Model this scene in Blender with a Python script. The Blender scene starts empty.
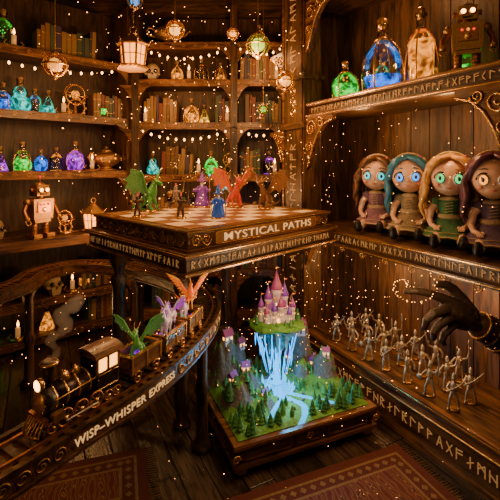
import bpy, math, random
from mathutils import Vector, Matrix, Euler
random.seed(7)
V=Vector
pi=math.pi
# ------------------------------------------------------------------ materials
def nmat(name):
    m=bpy.data.materials.new(name); m.use_nodes=True
    nt=m.node_tree; b=nt.nodes.get('Principled BSDF')
    return m,nt,b
def simple(name,col,rough=.5,metal=0,em=None,es=0,bump=0,bs=40,coat=0):
    m,nt,b=nmat(name)
    b.inputs['Base Color'].default_value=(*col,1)
    b.inputs['Roughness'].default_value=rough
    b.inputs['Metallic'].default_value=metal
    if coat: b.inputs['Coat Weight'].default_value=coat
    if em:
        b.inputs['Emission Color'].default_value=(*em,1)
        b.inputs['Emission Strength'].default_value=es
    tc=nt.nodes.new('ShaderNodeTexCoord'); n=nt.nodes.new('ShaderNodeTexNoise')
    n.inputs['Scale'].default_value=bs; n.inputs['Detail'].default_value=3
    nt.links.new(tc.outputs['Object'],n.inputs['Vector'])
    mx=nt.nodes.new('ShaderNodeMix'); mx.data_type='RGBA'; mx.blend_type='MULTIPLY'
    mx.inputs[0].default_value=1
    r=nt.nodes.new('ShaderNodeMapRange'); r.inputs['From Min'].default_value=.3; r.inputs['From Max'].default_value=.7
    r.inputs['To Min'].default_value=.62; r.inputs['To Max'].default_value=1.15
    nt.links.new(n.outputs['Fac'],r.inputs['Value'])
    mx.inputs[6].default_value=(*col,1); nt.links.new(r.outputs[0],mx.inputs[7])
    nt.links.new(mx.outputs[2],b.inputs['Base Color'])
    if bump:
        bp=nt.nodes.new('ShaderNodeBump'); bp.inputs['Strength'].default_value=bump; bp.inputs['Distance'].default_value=.01
        nt.links.new(n.outputs['Fac'],bp.inputs['Height']); nt.links.new(bp.outputs[0],b.inputs['Normal'])
    return m
def wood(name,dark,light,axis='X',rough=.4,island=.35,scale=1.0):
    m,nt,b=nmat(name)
    tc=nt.nodes.new('ShaderNodeTexCoord'); mp=nt.nodes.new('ShaderNodeMapping')
    s={'X':(1.5,14,14),'Y':(14,1.5,14),'Z':(14,14,1.5)}[axis]
    mp.inputs['Scale'].default_value=[q*scale for q in s]
    geo=nt.nodes.new('ShaderNodeNewGeometry')
    nt.links.new(tc.outputs['Object'],mp.inputs['Vector'])
    add=nt.nodes.new('ShaderNodeVectorMath'); add.operation='ADD'
    ms=nt.nodes.new('ShaderNodeMath'); ms.operation='MULTIPLY'; ms.inputs[1].default_value=37
    nt.links.new(geo.outputs['Random Per Island'],ms.inputs[0])
    nt.links.new(mp.outputs[0],add.inputs[0]); nt.links.new(ms.outputs[0],add.inputs[1])
    n=nt.nodes.new('ShaderNodeTexNoise'); n.inputs['Scale'].default_value=2.2; n.inputs['Detail'].default_value=7; n.inputs['Roughness'].default_value=.68
    n.inputs['Distortion'].default_value=.8
    nt.links.new(add.outputs[0],n.inputs['Vector'])
    cr=nt.nodes.new('ShaderNodeValToRGB'); e=cr.color_ramp.elements
    e[0].position=.38; e[0].color=(*dark,1); e[1].position=.72; e[1].color=(*light,1)
    nt.links.new(n.outputs['Fac'],cr.inputs[0])
    r=nt.nodes.new('ShaderNodeMapRange'); r.inputs['To Min'].default_value=1-island; r.inputs['To Max'].default_value=1+island
    nt.links.new(geo.outputs['Random Per Island'],r.inputs['Value'])
    mx=nt.nodes.new('ShaderNodeMix'); mx.data_type='RGBA'; mx.blend_type='MULTIPLY'; mx.inputs[0].default_value=1
    nt.links.new(cr.outputs[0],mx.inputs[6]); nt.links.new(r.outputs[0],mx.inputs[7])
    nt.links.new(mx.outputs[2],b.inputs['Base Color'])
    b.inputs['Roughness'].default_value=rough
    bp=nt.nodes.new('ShaderNodeBump'); bp.inputs['Strength'].default_value=.5; bp.inputs['Distance'].default_value=.008
    nt.links.new(n.outputs['Fac'],bp.inputs['Height']); nt.links.new(bp.outputs[0],b.inputs['Normal'])
    return m
def islands(name,cols,rough=.6):
    m,nt,b=nmat(name)
    geo=nt.nodes.new('ShaderNodeNewGeometry'); cr=nt.nodes.new('ShaderNodeValToRGB'); cr.color_ramp.interpolation='CONSTANT'
    e=cr.color_ramp.elements
    while len(e)<len(cols): e.new(.5)
    for i,c in enumerate(cols):
        e[i].position=i/len(cols); e[i].color=(*c,1)
    nt.links.new(geo.outputs['Random Per Island'],cr.inputs[0]); nt.links.new(cr.outputs[0],b.inputs['Base Color'])
    b.inputs['Roughness'].default_value=rough
    return m
def emis(name,col,s,light=True):
    m=bpy.data.materials.new(name); m.use_nodes=True; nt=m.node_tree; nt.nodes.clear()
    o=nt.nodes.new('ShaderNodeOutputMaterial'); e=nt.nodes.new('ShaderNodeEmission')
    e.inputs[0].default_value=(*col,1); e.inputs[1].default_value=s
    nt.links.new(e.outputs[0],o.inputs[0])
    if not light: m.cycles.emission_sampling='NONE'
    return m
def glass(name,tint=(.9,.95,.9)):
    m=bpy.data.materials.new(name); m.use_nodes=True; nt=m.node_tree; nt.nodes.clear()
    o=nt.nodes.new('ShaderNodeOutputMaterial'); t=nt.nodes.new('ShaderNodeBsdfTransparent'); g=nt.nodes.new('ShaderNodeBsdfGlossy')
    t.inputs[0].default_value=(*tint,1); g.inputs['Roughness'].default_value=.06; g.inputs[0].default_value=(1,.95,.85,1)
    f=nt.nodes.new('ShaderNodeFresnel'); f.inputs[0].default_value=1.55; mx=nt.nodes.new('ShaderNodeMixShader')
    nt.links.new(f.outputs[0],mx.inputs[0]); nt.links.new(t.outputs[0],mx.inputs[1]); nt.links.new(g.outputs[0],mx.inputs[2]); nt.links.new(mx.outputs[0],o.inputs[0])
    return m
DK=(.014,.006,.002); LT=(.17,.078,.024)
WX=wood('wood_x',DK,LT,'X')
WY=wood('wood_y',DK,LT,'Y')
WZ=wood('wood_z',DK,LT,'Z')
WZP=wood('wood_panel_z',(.015,.007,.002),(.15,.066,.02),'Z',rough=.5)
WF=wood('wood_floor',(.010,.006,.003),(.085,.048,.025),'X',rough=.26,island=.5)
WR=wood('wood_red',(.03,.011,.004),(.27,.115,.035),'X',rough=.28)
GOLD=simple('gold_brass',(.9,.5,.14),.27,.85,bs=60)
DGOLD=simple('antique_brass',(.48,.26,.08),.35,.8,bs=60,bump=.3)
COPPER=simple('copper',(.5,.21,.07),.35,.85)
IRON=simple('black_iron',(.035,.028,.022),.4,.6,bs=80,bump=.2)
SILVER=simple('tin_silver',(.44,.38,.28),.36,.6,bs=90)
RUNE=simple('rune_inlay',(.5,.28,.1),.45,.2,em=(1,.45,.13),es=.2)
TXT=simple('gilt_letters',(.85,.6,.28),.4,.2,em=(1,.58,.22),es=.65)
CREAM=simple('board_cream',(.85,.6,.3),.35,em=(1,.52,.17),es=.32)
BROWN=simple('board_brown',(.30,.13,.04),.35)
SPARK=emis('spark',(1,.42,.08),10,False)
BULB=emis('warm_glow',(1,.42,.09),11)
WIN=emis('window_glow',(1,.38,.05),5,False)
CYAN=emis('magic_cyan',(.005,.36,1),3.6)
WATER=simple('river_magic',(.01,.3,.5),.1,em=(.0,.38,.85),es=1.5,bump=.4,bs=60)
GRASS=simple('grass',(.11,.27,.03),.8,bs=60,bump=.5)
PINE=islands('pine',[(.02,.11,.015),(.04,.18,.03),(.08,.24,.04),(.025,.14,.02)])
ROCK=simple('rock',(.15,.125,.10),.8,bs=50,bump=.8)
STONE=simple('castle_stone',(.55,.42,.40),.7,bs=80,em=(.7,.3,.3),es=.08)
ROOF=islands('roof_purple',[(.25,.05,.30),(.34,.06,.16),(.16,.05,.38)],.5)
BOOK=islands('book_leather',[(.14,.03,.015),(.05,.07,.035),(.18,.09,.025),(.05,.03,.06),(.11,.055,.02),(.22,.13,.05),(.03,.045,.06)],.5)
GL=glass('bottle_glass')
CORK=simple('cork',(.35,.2,.1),.9)
SKIN=simple('doll_skin',(.85,.52,.34),.35,bs=5,coat=.3)
WHITE=simple('eye_white',(.85,.8,.75),.2,coat=.6)
BLACK=simple('pupil_black',(.01,.01,.012),.15,coat=1)
LIP=simple('lip',(.6,.12,.1),.35)
BLUSH=simple('blush',(.85,.33,.22),.5)
LEATHER=simple('dark_leather',(.075,.045,.03),.34,bs=220,bump=.4)
WAX=simple('candle_wax',(.8,.6,.35),.5,em=(1,.4,.1),es=.25)
# ------------------------------------------------------------------ builder
class B:
    def __init__(s): s.v=[];s.f=[];s.m=[];s.s=[];s.mats=[];s.M=Matrix.Identity(4)
    def mi(s,m):
        if m not in s.mats: s.mats.append(m)
        return s.mats.index(m)
    def add(s,vs,fs,mat,sm=True):
        o=len(s.v); s.v+= [s.M@V(p) for p in vs]; i=s.mi(mat)
        for f in fs: s.f.append([a+o for a in f]); s.m.append(i); s.s.append(sm)
    def box(s,c,sz,mat,rot=(0,0,0),taper=1):
        R=Euler(rot).to_matrix(); c=V(c); vs=[]
        for z in(-.5,.5):
            k=taper if z>0 else 1
            for x,y in((-.5,-.5),(.5,-.5),(.5,.5),(-.5,.5)): vs.append(c+R@V((x*sz[0]*k,y*sz[1]*k,z*sz[2])))
        s.add(vs,[(3,2,1,0),(4,5,6,7),(0,1,5,4),(1,2,6,5),(2,3,7,6),(3,0,4,7)],mat,False)
    def bx(s,a,b_,mat):
        s.box([(a[i]+b_[i])/2 for i in range(3)],[abs(b_[i]-a[i]) for i in range(3)],mat)
    def lathe(s,prof,c,mat,seg=20,rot=(0,0,0),sm=True):
        R=Euler(rot).to_matrix(); c=V(c); vs=[];fs=[]
        for r,z in prof:
            for i in range(seg):
                a=2*pi*i/seg; vs.append(c+R@V((r*math.cos(a),r*math.sin(a),z)))
        for j in range(len(prof)-1):
            for i in range(seg):
                k=(i+1)%seg; fs.append((j*seg+i,j*seg+k,(j+1)*seg+k,(j+1)*seg+i))
        fs.append(tuple(reversed(range(seg)))); n=(len(prof)-1)*seg; fs.append(tuple(range(n,n+seg)))
        s.add(vs,fs,mat,sm)
    def cyl(s,c,r,h,mat,rot=(0,0,0),seg=18): s.lathe([(r,-h/2),(r,h/2)],c,mat,seg,rot,True)
    def ell(s,c,r,mat,seg=16,rings=10,rot=(0,0,0)):
        if not hasattr(r,'__len__'): r=(r,r,r)
        R=Euler(rot).to_matrix(); c=V(c); vs=[];fs=[]
        for j in range(1,rings):
            t=pi*j/rings
            for i in range(seg):
                a=2*pi*i/seg; vs.append(c+R@V((r[0]*math.sin(t)*math.cos(a),r[1]*math.sin(t)*math.sin(a),-r[2]*math.cos(t))))
        n=len(vs); vs+=[c+R@V((0,0,-r[2])),c+R@V((0,0,r[2]))]
        for j in range(rings-2):
            for i in range(seg):
                k=(i+1)%seg; fs.append((j*seg+i,j*seg+k,(j+1)*seg+k,(j+1)*seg+i))
        for i in range(seg):
            k=(i+1)%seg; fs.append((n,k,i)); q=(rings-2)*seg; fs.append((n+1,q+i,q+k))
        s.add(vs,fs,mat)
    def tube(s,pts,rad,mat,seg=8,flat=1.0):
        pts=[V(p) for p in pts]
        if not hasattr(rad,'__len__'): rad=[rad]*len(pts)
        rad=list(rad)
        t0=(pts[1]-pts[0]).normalized(); t1=(pts[-1]-pts[-2]).normalized()
        P=[pts[0]-t0*rad[0]*.8,pts[0]-t0*rad[0]*.45]+pts+[pts[-1]+t1*rad[-1]*.45,pts[-1]+t1*rad[-1]*.8]
        Rr=[rad[0]*.35,rad[0]*.8]+rad+[rad[-1]*.8,rad[-1]*.35]
        up=V((0,0,1)) if abs(t0.z)<.9 else V((1,0,0)); n=t0.cross(up).normalized(); vs=[];fs=[]
        for i,p in enumerate(P):
            if i==0: t=P[1]-P[0]
            elif i==len(P)-1: t=P[i]-P[i-1]
            else: t=P[i+1]-P[i-1]
            if t.length<1e-9: t=t0
            t=t.normalized(); n=(n-t*n.dot(t)).normalized(); bb=t.cross(n)
            for k in range(seg):
                a=2*pi*k/seg; vs.append(p+(n*math.cos(a)+bb*math.sin(a)*flat)*Rr[i])
        for j in range(len(P)-1):
            for i in range(seg):
                k=(i+1)%seg; fs.append((j*seg+i,j*seg+k,(j+1)*seg+k,(j+1)*seg+i))
        fs.append(tuple(reversed(range(seg)))); q=(len(P)-1)*seg; fs.append(tuple(range(q,q+seg)))
        s.add(vs,fs,mat)
    def ext(s,poly,th,mat,fn):
        n=len(poly); vs=[fn(x,y,-th/2) for x,y in poly]+[fn(x,y,th/2) for x,y in poly]
        fs=[tuple(reversed(range(n))),tuple(range(n,2*n))]+[(i,(i+1)%n,(i+1)%n+n,i+n) for i in range(n)]
        s.add(vs,fs,mat,False)
    def sweep(s,path,prof,mat,sm=False):
        n=len(prof);vs=[];fs=[]
        for i,p in enumerate(path):
            t=(path[min(i+1,len(path)-1)]-path[max(i-1,0)]).normalized(); nn=V((t.y,-t.x,0))
            for o,z in prof: vs.append(p+nn*o+V((0,0,z)))
        for i in range(len(path)-1):
            for k in range(n):
                q=(k+1)%n; fs.append((i*n+k,i*n+q,(i+1)*n+q,(i+1)*n+k))
        fs.append(tuple(reversed(range(n)))); q=(len(path)-1)*n; fs.append(tuple(range(q,q+n)))
        s.add(vs,fs,mat,sm)
    def build(s,name,M=None,bevel=0,auto=False):
        me=bpy.data.meshes.new(name); me.from_pydata([tuple(p) for p in s.v],[],s.f)
        for m in s.mats: me.materials.append(m)
        me.polygons.foreach_set('material_index',s.m); me.polygons.foreach_set('use_smooth',s.s); me.update()
        o=bpy.data.objects.new(name,me); bpy.context.scene.collection.objects.link(o)
        if M is not None: o.matrix_world=M
        if bevel:
            md=o.modifiers.new('bev','BEVEL'); md.width=bevel; md.segments=2; md.limit_method='ANGLE'; md.angle_limit=math.radians(50)
        return o
def plane(O,ex,ey):
    O=V(O);ex=V(ex).normalized();ey=V(ey).normalized();en=ex.cross(ey)
    return lambda x,y,z=0:O+ex*x+ey*y+en*z
def text(b,body,width,height,fn,mat,cx=0,cy=0,ex=.002):
    c=bpy.data.curves.new('t','FONT'); c.body=body; c.size=1; c.extrude=.5; c.resolution_u=3; c.align_x='CENTER'; c.align_y='CENTER'; c.offset=.003; c.space_character=1.08
    o=bpy.data.objects.new('t',c); bpy.context.scene.collection.objects.link(o)
    bpy.context.view_layer.update()
    dg=bpy.context.evaluated_depsgraph_get(); me=o.evaluated_get(dg).to_mesh()
    vs=[v.co.copy() for v in me.vertices]; fs=[tuple(p.vertices) for p in me.polygons]
    xs=[v.x for v in vs]; ys=[v.y for v in vs]; x0,x1,y0,y1=min(xs),max(xs),min(ys),max(ys)
    b.add([fn(cx+((v.x-x0)/(x1-x0)-.5)*width,cy+((v.y-y0)/(y1-y0)-.5)*height,v.z*ex*2) for v in vs],fs,mat,False)
    o.evaluated_get(dg).to_mesh_clear(); bpy.data.objects.remove(o)
RUNES=[[(0,0,0,1),(0,1,.6,.7)],[(0,0,0,1),(0,.9,.6,1),(0,.6,.6,.7)],[(0,0,0,1),(.6,0,.6,1),(0,.7,.6,.3)],[(0,0,.6,1),(0,1,.6,0)],[(0,0,0,1),(0,.9,.5,.7),(.5,.7,0,.5)],
 [(.3,0,.3,1),(0,.7,.3,1),(.6,.7,.3,1)],[(0,0,0,1),(0,1,.5,.75),(.5,.75,0,.5),(0,.5,.5,0)],[(0,.5,.4,1),(0,.5,.4,0)],[(0,0,0,1),(.6,0,.6,1),(0,1,.6,.5),(.6,1,0,.5)],[(.3,0,.3,1),(0,.3,.6,.7)],[(0,0,.3,1),(.3,1,.6,0),(.15,.4,.45,.4)],[(.3,0,.3,1)]]
def stroke(b,fn,x0,y0,x1,y1,w,mat,t=.004):
    d=V((x1-x0,y1-y0)); 
    if d.length<1e-6:return
    n=V((-d.y,d.x)).normalized()*w/2
    q=[(x0+n.x,y0+n.y),(x0-n.x,y0-n.y),(x1-n.x,y1-n.y),(x1+n.x,y1+n.y)]
    b.ext(q,t,mat,fn)
def runes(b,fn,x0,x1,y,h,mat=None,w=None,gap=1.0):
    mat=mat or RUNE; w=w or h*.11; x=x0
    while x<x1-h*.6:
        r=random.choice(RUNES)
        for a in r: stroke(b,fn,x+a[0]*h,y+a[1]*h,x+a[2]*h,y+a[3]*h,w,mat)
        x+=h*gap
def scroll(b,fn,cx,cy,r,turns=1.6,a0=0,sg=1,mat=None,th=.006,tail=None):
    n=int(14*turns)+2; pts=[]
    for i in range(n):
        t=i/(n-1); a=a0+sg*turns*2*pi*t; rr=r*(1-t)**.8+.1*r; pts.append(fn(cx+rr*math.cos(a),cy+rr*math.sin(a),0))
    if tail: pts=[fn(tail[0],tail[1],0)]+pts
    b.tube(pts,[th*(1-.5*i/len(pts)) for i in range(len(pts))],mat or DGOLD,5)
def frame(O,ex,z=0):
    ex=V((ex[0],ex[1],0)).normalized(); ey=V((-ex.y,ex.x,0))
    return Matrix(((ex.x,ey.x,0,O[0]),(ex.y,ey.y,0,O[1]),(0,0,1,z),(0,0,0,1)))
def TR(x,y,z,rz=0,s=1): return Matrix.Translation((x,y,z))@Matrix.Rotation(rz,4,'Z')@Matrix.Scale(s,4)
# ------------------------------------------------------------------ room
MR=frame((.4536,3.3),(.4614,-.8872))     # right bookcase : x toward viewer, y into wall
ML=frame((-1.18,4.1),(.74,.673))          # left bookcase  : x 0 = right end
TOP=3.19
b=B()
x=-3.2
while x<3.6:
    y=-4.4+random.random()
    while y<5:
        L=random.uniform(1.2,2.2); b.box((y+L/2,x+.07,-.015),(L-.004,.136,.03),WF); y+=L
    x+=.14
b.box((0,0,-.06),(9.5,7,.05),IRON)
b.build('floor',frame((-.1,1.6),(-.4614,.8872)),bevel=.003)
def wall(name,M,x0,x1,mat):
    b=B(); x=x0
    while x<x1:
        w=min(.18,x1-x); b.bx((x,0,0),(x+w-.004,.06,3.2),mat); x+=.18
    b.bx((x0,.05,0),(x1,.12,3.3),IRON); return b.build(name,M,bevel=.003)
wall('wall_back',frame((0,4.42),(1,0)),-1.6,.62,WZP)
wall('wall_left',ML@Matrix.Translation((0,.44,0)),-3.3,.08,WZP)
wall('wall_right',MR@Matrix.Translation((0,.54,0)),-.95,3.6,WZP)
b=B(); b.bx((-4,-1,3.32),(3,5,3.4),WX)
for i in range(6): b.bx((-4,-.5+i*.95,3.2),(3,-.36+i*.95,3.32),WX)
b.build('ceiling')
# ------------------------------------------------------------------ right bookcase
b=B()
L=3.0
b.bx((-.27,-.05,0),(.06,.12,TOP),WZ)
b.bx((-.29,-.065,0),(.08,.14,.16),WX)
for z in(1.9,2.3): b.bx((-.29,-.07,z),(.08,.14,z+.03),WX); b.bx((-.28,-.06,z+.03),(.07,.13,z+.05),WR)
b.bx((-.2,.12,0),(-.14,.5,TOP),WZ)
x=-.14
while x<L:
    b.bx((x,.48,.1),(x+.155,.52,TOP),WZP); x+=.16
for zt,th in((2.09,.1),(1.12,.1),(.27,.07),(3.0,.1)):
    b.bx((0,0,zt-th),(L,.5,zt),WX)
    b.bx((.06,-.035,zt-th-.012),(L,.0,zt-th+.012),WR); b.bx((.06,-.035,zt-.022),(L,.0,zt+.004),WR)
    b.bx((.06,-.038,zt-.012),(L,-.035,zt-.007),GOLD); b.bx((.06,-.038,zt-th-.002),(L,-.035,zt-th+.003),GOLD)
b.bx((1.66,.0,0),(1.80,.5,TOP),WZ); b.bx((L-.1,-.02,0),(L,.5,TOP),WZ)
# base fascia
b.bx((.04,-.02,0),(L,.02,.2),WR); b.bx((.04,-.04,0),(L,-.02,.03),WR)
ff=plane((0,-.004,0),(1,0,0),(0,0,1))
runes(b,ff,.1,L-.1,2.017,.04); runes(b,ff,.1,L-.1,1.047,.04)
fb=plane((0,-.024,0),(1,0,0),(0,0,1)); 
runes(b,fb,.1,L-.1,.08,.058,w=.006)
fp=plane((0,-.042,0),(1,0,0),(0,0,1))
fv=plane((-.105,-.052,0),(0,0,1),(-1,0,0))
runes(b,fv,.2,1.85,-.045,.085,w=.009); runes(b,fv,2.38,3.1,-.045,.085,w=.009)
for k in range(3): scroll(b,fv,2.04+k*.09,0,.04,1.6,k*pi,1 if k%2 else -1,GOLD,.007)
for xx in(-.24,.03): b.bx((xx-.01,-.062,.16),(xx+.01,-.045,TOP),WR)
# scroll brackets
def bracket(b,x0,zt,sx,s=1.0):
    f=plane((x0,-.02,zt),(1,0,0),(0,0,1))
    poly=[(0,0),(.26*s*sx,0),(.26*s*sx,-.03*s),(.19*s*sx,-.05*s),(.13*s*sx,-.1*s),(.09*s*sx,-.17*s),(.05*s*sx,-.22*s),(.03*s*sx,-.3*s),(0,-.32*s)]
    if sx>0: poly=poly[::-1]
    b.ext(poly,.035,WR,f)
    f2=plane((x0,-.042,zt),(1,0,0),(0,0,1))
    scroll(b,f2,.06*s*sx,-.07*s,.045*s,1.6,0,sx,GOLD,.007*s)
    scroll(b,f2,.15*s*sx,-.04*s,.03*s,1.5,pi,-sx,GOLD,.006*s)
    scroll(b,f2,.035*s*sx,-.18*s,.03*s,1.5,0,sx,GOLD,.006*s)
    b.tube([f2(.25*s*sx,-.035*s),f2(.18*s*sx,-.055*s),f2(.12*s*sx,-.11*s),f2(.08*s*sx,-.18*s),f2(.03*s*sx,-.3*s)],.006*s,GOLD,5)
bracket(b,.06,1.98,1,1.3); bracket(b,1.66,1.98,-1,1.1); bracket(b,.06,2.89,1,1.2); bracket(b,-.27,2.6,-1,.9); bracket(b,-.27,1.9,-1,.9)
bracket(b,.06,1.01,1,.7)
for i in range(14):
    scroll(b,plane((0,-.037,0),(1,0,0),(0,0,1)),.3+i*.2,1.0,.02,1.4,0,1 if i%2 else -1,DGOLD,.004)
b.tube([fp(.06+i*.03,.205) for i in range(95)],.006,DGOLD,5)
b.build('bookcase_carved',MR,bevel=.004)
# ------------------------------------------------------------------ back and left bookcases
def case(name,M,x0,x1,shelves,divs,depth=.38,counter=None):
    b=B(); b.bx((x0,depth-.02,0),(x1,depth,TOP),WZP)
    for z in shelves:
        b.bx((x0,0,z-.05),(x1,depth,z),WX); b.bx((x0,-.02,z-.065),(x1,0,z+.005),WR)
        f=plane((0,-.022,0),(1,0,0),(0,0,1)); x=x0+.08
        while x<x1-.08:
            scroll(b,f,x,z-.03,.018,1.3,0,1,DGOLD,.004); x+=.11
    for d in divs:
        b.bx((d-.035,-.025,0),(d+.035,depth,TOP),WZ)
        for z in shelves:
            f=plane((d,-.03,z-.06),(1,0,0),(0,0,1))
            for sx in(-1,1):
                poly=[(sx*.035,0),(sx*.16,0),(sx*.11,-.03),(sx*.07,-.08),(sx*.035,-.15)]
                if sx>0: poly=poly[::-1]
                b.ext(poly,.03,WR,f)
    if counter: b.bx((x0,-.26,counter-.06),(x1,0,counter),WX); b.bx((x0,-.28,counter-.075),(x1,-.26,counter+.004),WR)
    return b.build(name,M,bevel=.004)
MB=frame((0,4.0),(1,0))
case('bookcase',MB,-1.18,.40,[.15,.55,.98,1.5,2.02,2.45,2.82],[-1.14,-.16,.36])
case('bookcase',ML,-2.6,-.02,[.1,.42,.99,1.54,2.06,2.6],[-2.56,-1.62,-.06],counter=.99)
# books
def books(name,M,rows):
    b=B()
    for x0,x1,z in rows:
        x=x0
        while x<x1:
            w=random.uniform(.022,.05);h=random.uniform(.2,.3);d=random.uniform(.15,.2); ln=random.choice([0,0,0,.08])
            b.box((x+w/2,.06+d/2,z+h/2+.001),(w-.003,d,h),BOOK,(0,ln*.5,0))
            if random.random()<.6:
                for k in(.25,.75): b.box((x+w/2,.058,z+h*k),(w-.001,.006,.008),DGOLD)
            x+=w
    return b.build(name,M,bevel=.002)
books('book_collection',MB,[(-1.08,-.75,2.02),(-.35,-.2,2.02),(-.1,.3,2.45),(-.1,.1,1.5),(-.9,-.6,1.5),(-1.05,-.3,.98),(-.1,.3,.55),(-1.0,-.3,.15),(-.05,.3,2.02)])
books('book_collection',ML,[(-.9,-.4,2.6),(-.4,-.12,2.06),(-2.3,-1.7,2.06),(-.5,-.1,.42),(-.45,-.1,.1),(-1.5,-1.2,1.54)])
# ------------------------------------------------------------------ bottles etc
LQ={}
def liq(k):
    cols={'g':(.03,.8,.05),'b':(.01,.16,.9),'p':(.4,.02,.8),'a':(1,.30,.02),'r':(.85,.04,.02),'t':(.01,.55,.5),'y':(1,.5,.03)}
    if k not in LQ:
        c=cols[k]; m=simple('potion_'+k,tuple(.35*q for q in c),.15,em=c,es=.75); LQ[k]=m
        nt=m.node_tree; bs=nt.nodes['Principled BSDF']
        tc=nt.nodes.new('ShaderNodeTexCoord'); n=nt.nodes.new('ShaderNodeTexNoise'); n.inputs['Scale'].default_value=14; n.inputs['Distortion'].default_value=1.5
        nt.links.new(tc.outputs['Object'],n.inputs['Vector'])
        r=nt.nodes.new('ShaderNodeMapRange'); r.inputs['From Min'].default_value=.38; r.inputs['From Max'].default_value=.68; r.inputs['To Min'].default_value=.15; r.inputs['To Max'].default_value=3.0
        nt.links.new(n.outputs['Fac'],r.inputs['Value']); nt.links.new(r.outputs[0],bs.inputs['Emission Strength'])
    return LQ[k]
SH={'round':[(.5,0),(.8,.04),(1,.22),(1,.4),(.85,.58),(.45,.7),(.24,.78),(.22,.95),(.3,.96),(.3,1)],
 'tall':[(.8,0),(.85,.03),(.85,.6),(.7,.7),(.3,.78),(.28,.95),(.38,.96),(.38,1)],
 'cone':[(1,0),(1,.04),(.7,.35),(.35,.68),(.25,.75),(.25,.95),(.36,.96),(.36,1)],
 'gourd':[(.6,0),(.95,.08),(1,.25),(.75,.42),(.5,.5),(.6,.6),(.6,.68),(.3,.78),(.25,.95),(.35,1)]}
def bottle(M,x,y,z,h,kind,c,asp=.36,cap=CORK,deco=False,fill=.5):
    b=B(); p=SH[kind]; R=h*asp
    b.lathe([(r*R,q*h) for r,q in p],(0,0,0.001),GL,22)
    pr=[(r*R*.9,max(q*h,.01*h)) for r,q in p if q<=fill]; 
    b.lathe(pr,(0,0,.003),liq(c),20)
    b.lathe([(R*.22,.9*h),(R*.25,1.0*h),(R*.28,1.06*h),(R*.2,1.09*h)],(0,0,0),cap,12)
    if deco:
        b.lathe([(R*.5,0),(R*1.02,0),(R*1.0,.03*h),(R*.8,.045*h)],(0,0,0),GOLD,22)
        b.lathe([(R*.3,.74*h),(R*.42,.76*h),(R*.3,.8*h)],(0,0,0),GOLD,18)
        for i in range(4):
            a=i*pi/2+.4; b.tube([(R*1.0*math.cos(a),R*1.0*math.sin(a),.03*h),(R*1.06*math.cos(a),R*1.06*math.sin(a),.3*h),(R*.85*math.cos(a),R*.85*math.sin(a),.6*h),(R*.35*math.cos(a),R*.35*math.sin(a),.77*h)],R*.05,GOLD,5)
    else:
        b.lathe([(R*.28,.8*h),(R*.31,.82*h),(R*.28,.85*h)],(0,0,0),DGOLD,14)
    for i in range(7): b.ell((random.uniform(-.3,.3)*R,random.uniform(-.3,.3)*R,h*random.uniform(fill,.68)),R*random.uniform(.03,.07),liq('a') if deco else liq(c),6,5)
    return b.build('potion_bottle',M@TR(x,y,z))
# right case upper shelf
bottle(MR,.38,.10,2.094,.26,'round','g',.40,GOLD,True)
bottle(MR,.72,.13,2.094,.46,'round','b',.30,GOLD,True,.25)
bottle(MR,.55,.3,2.094,.3,'tall','t',.26)
bottle(MR,.90,.34,2.094,.32,'gourd','a',.3)
bottle(MR,1.05,.11,2.094,.42,'tall','a',.22,GOLD,True,.62)
bottle(MR,.2,.25,2.094,.2,'cone','a',.36)
bottle(MR,1.18,.36,2.094,.30,'cone','g',.3)
# left shelves
for x,z,h,k,c,ht in[(-1.15,2.064,.22,'round','b',1),(-1.02,2.064,.28,'gourd','t',0),(-.90,2.064,.2,'tall','b',0),(-.79,2.064,.2,'cone','t',0),
   (-.3,2.064,.22,'round','g',1),(-1.17,1.544,.2,'cone','p',0),(-1.0,1.544,.24,'gourd','g',1),(-.85,1.544,.18,'round','b',0),(-.55,1.544,.26,'round','p',1),(-.72,1.544,.2,'tall','a',0),
   (-1.4,1.544,.3,'tall','r',0),(-1.4,2.064,.3,'cone','t',1),(-.45,.424,.2,'round','a',0),(-1.15,2.604,.3,'tall','g',0),(-1.25,.104,.2,'round','g',0),(-.8,.104,.2,'cone','a',0)]:
    bottle(ML,x,.12,z,h,k,c,.34,CORK,bool(ht),random.choice([.42,.5,.6]))
for x,z,h,k,c in[(-.6,2.024,.24,'round','a'),(-.47,2.024,.18,'cone','y'),(.1,2.024,.2,'round','r'),(.0,1.504,.18,'cone','g'),(.2,1.504,.22,'tall','p'),(-.4,1.504,.22,'round','g'),
   (-1.0,1.504,.2,'gourd','t'),(-.75,2.454,.2,'round','a'),(-.5,2.454,.22,'tall','g'),(-.3,2.454,.18,'cone','a'),(.05,.984,.22,'round','b'),(.2,.984,.2,'tall','a'),(-.25,.554,.2,'round','g'),(.1,2.824,.2,'round','a'),(-.6,.554,.22,'gourd','a'),(-.9,.554,.2,'round','a')]:
    bottle(MB,x,.12,z,h,k,c,.34,CORK,random.random()<.4,random.choice([.4,.5,.6]))
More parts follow.
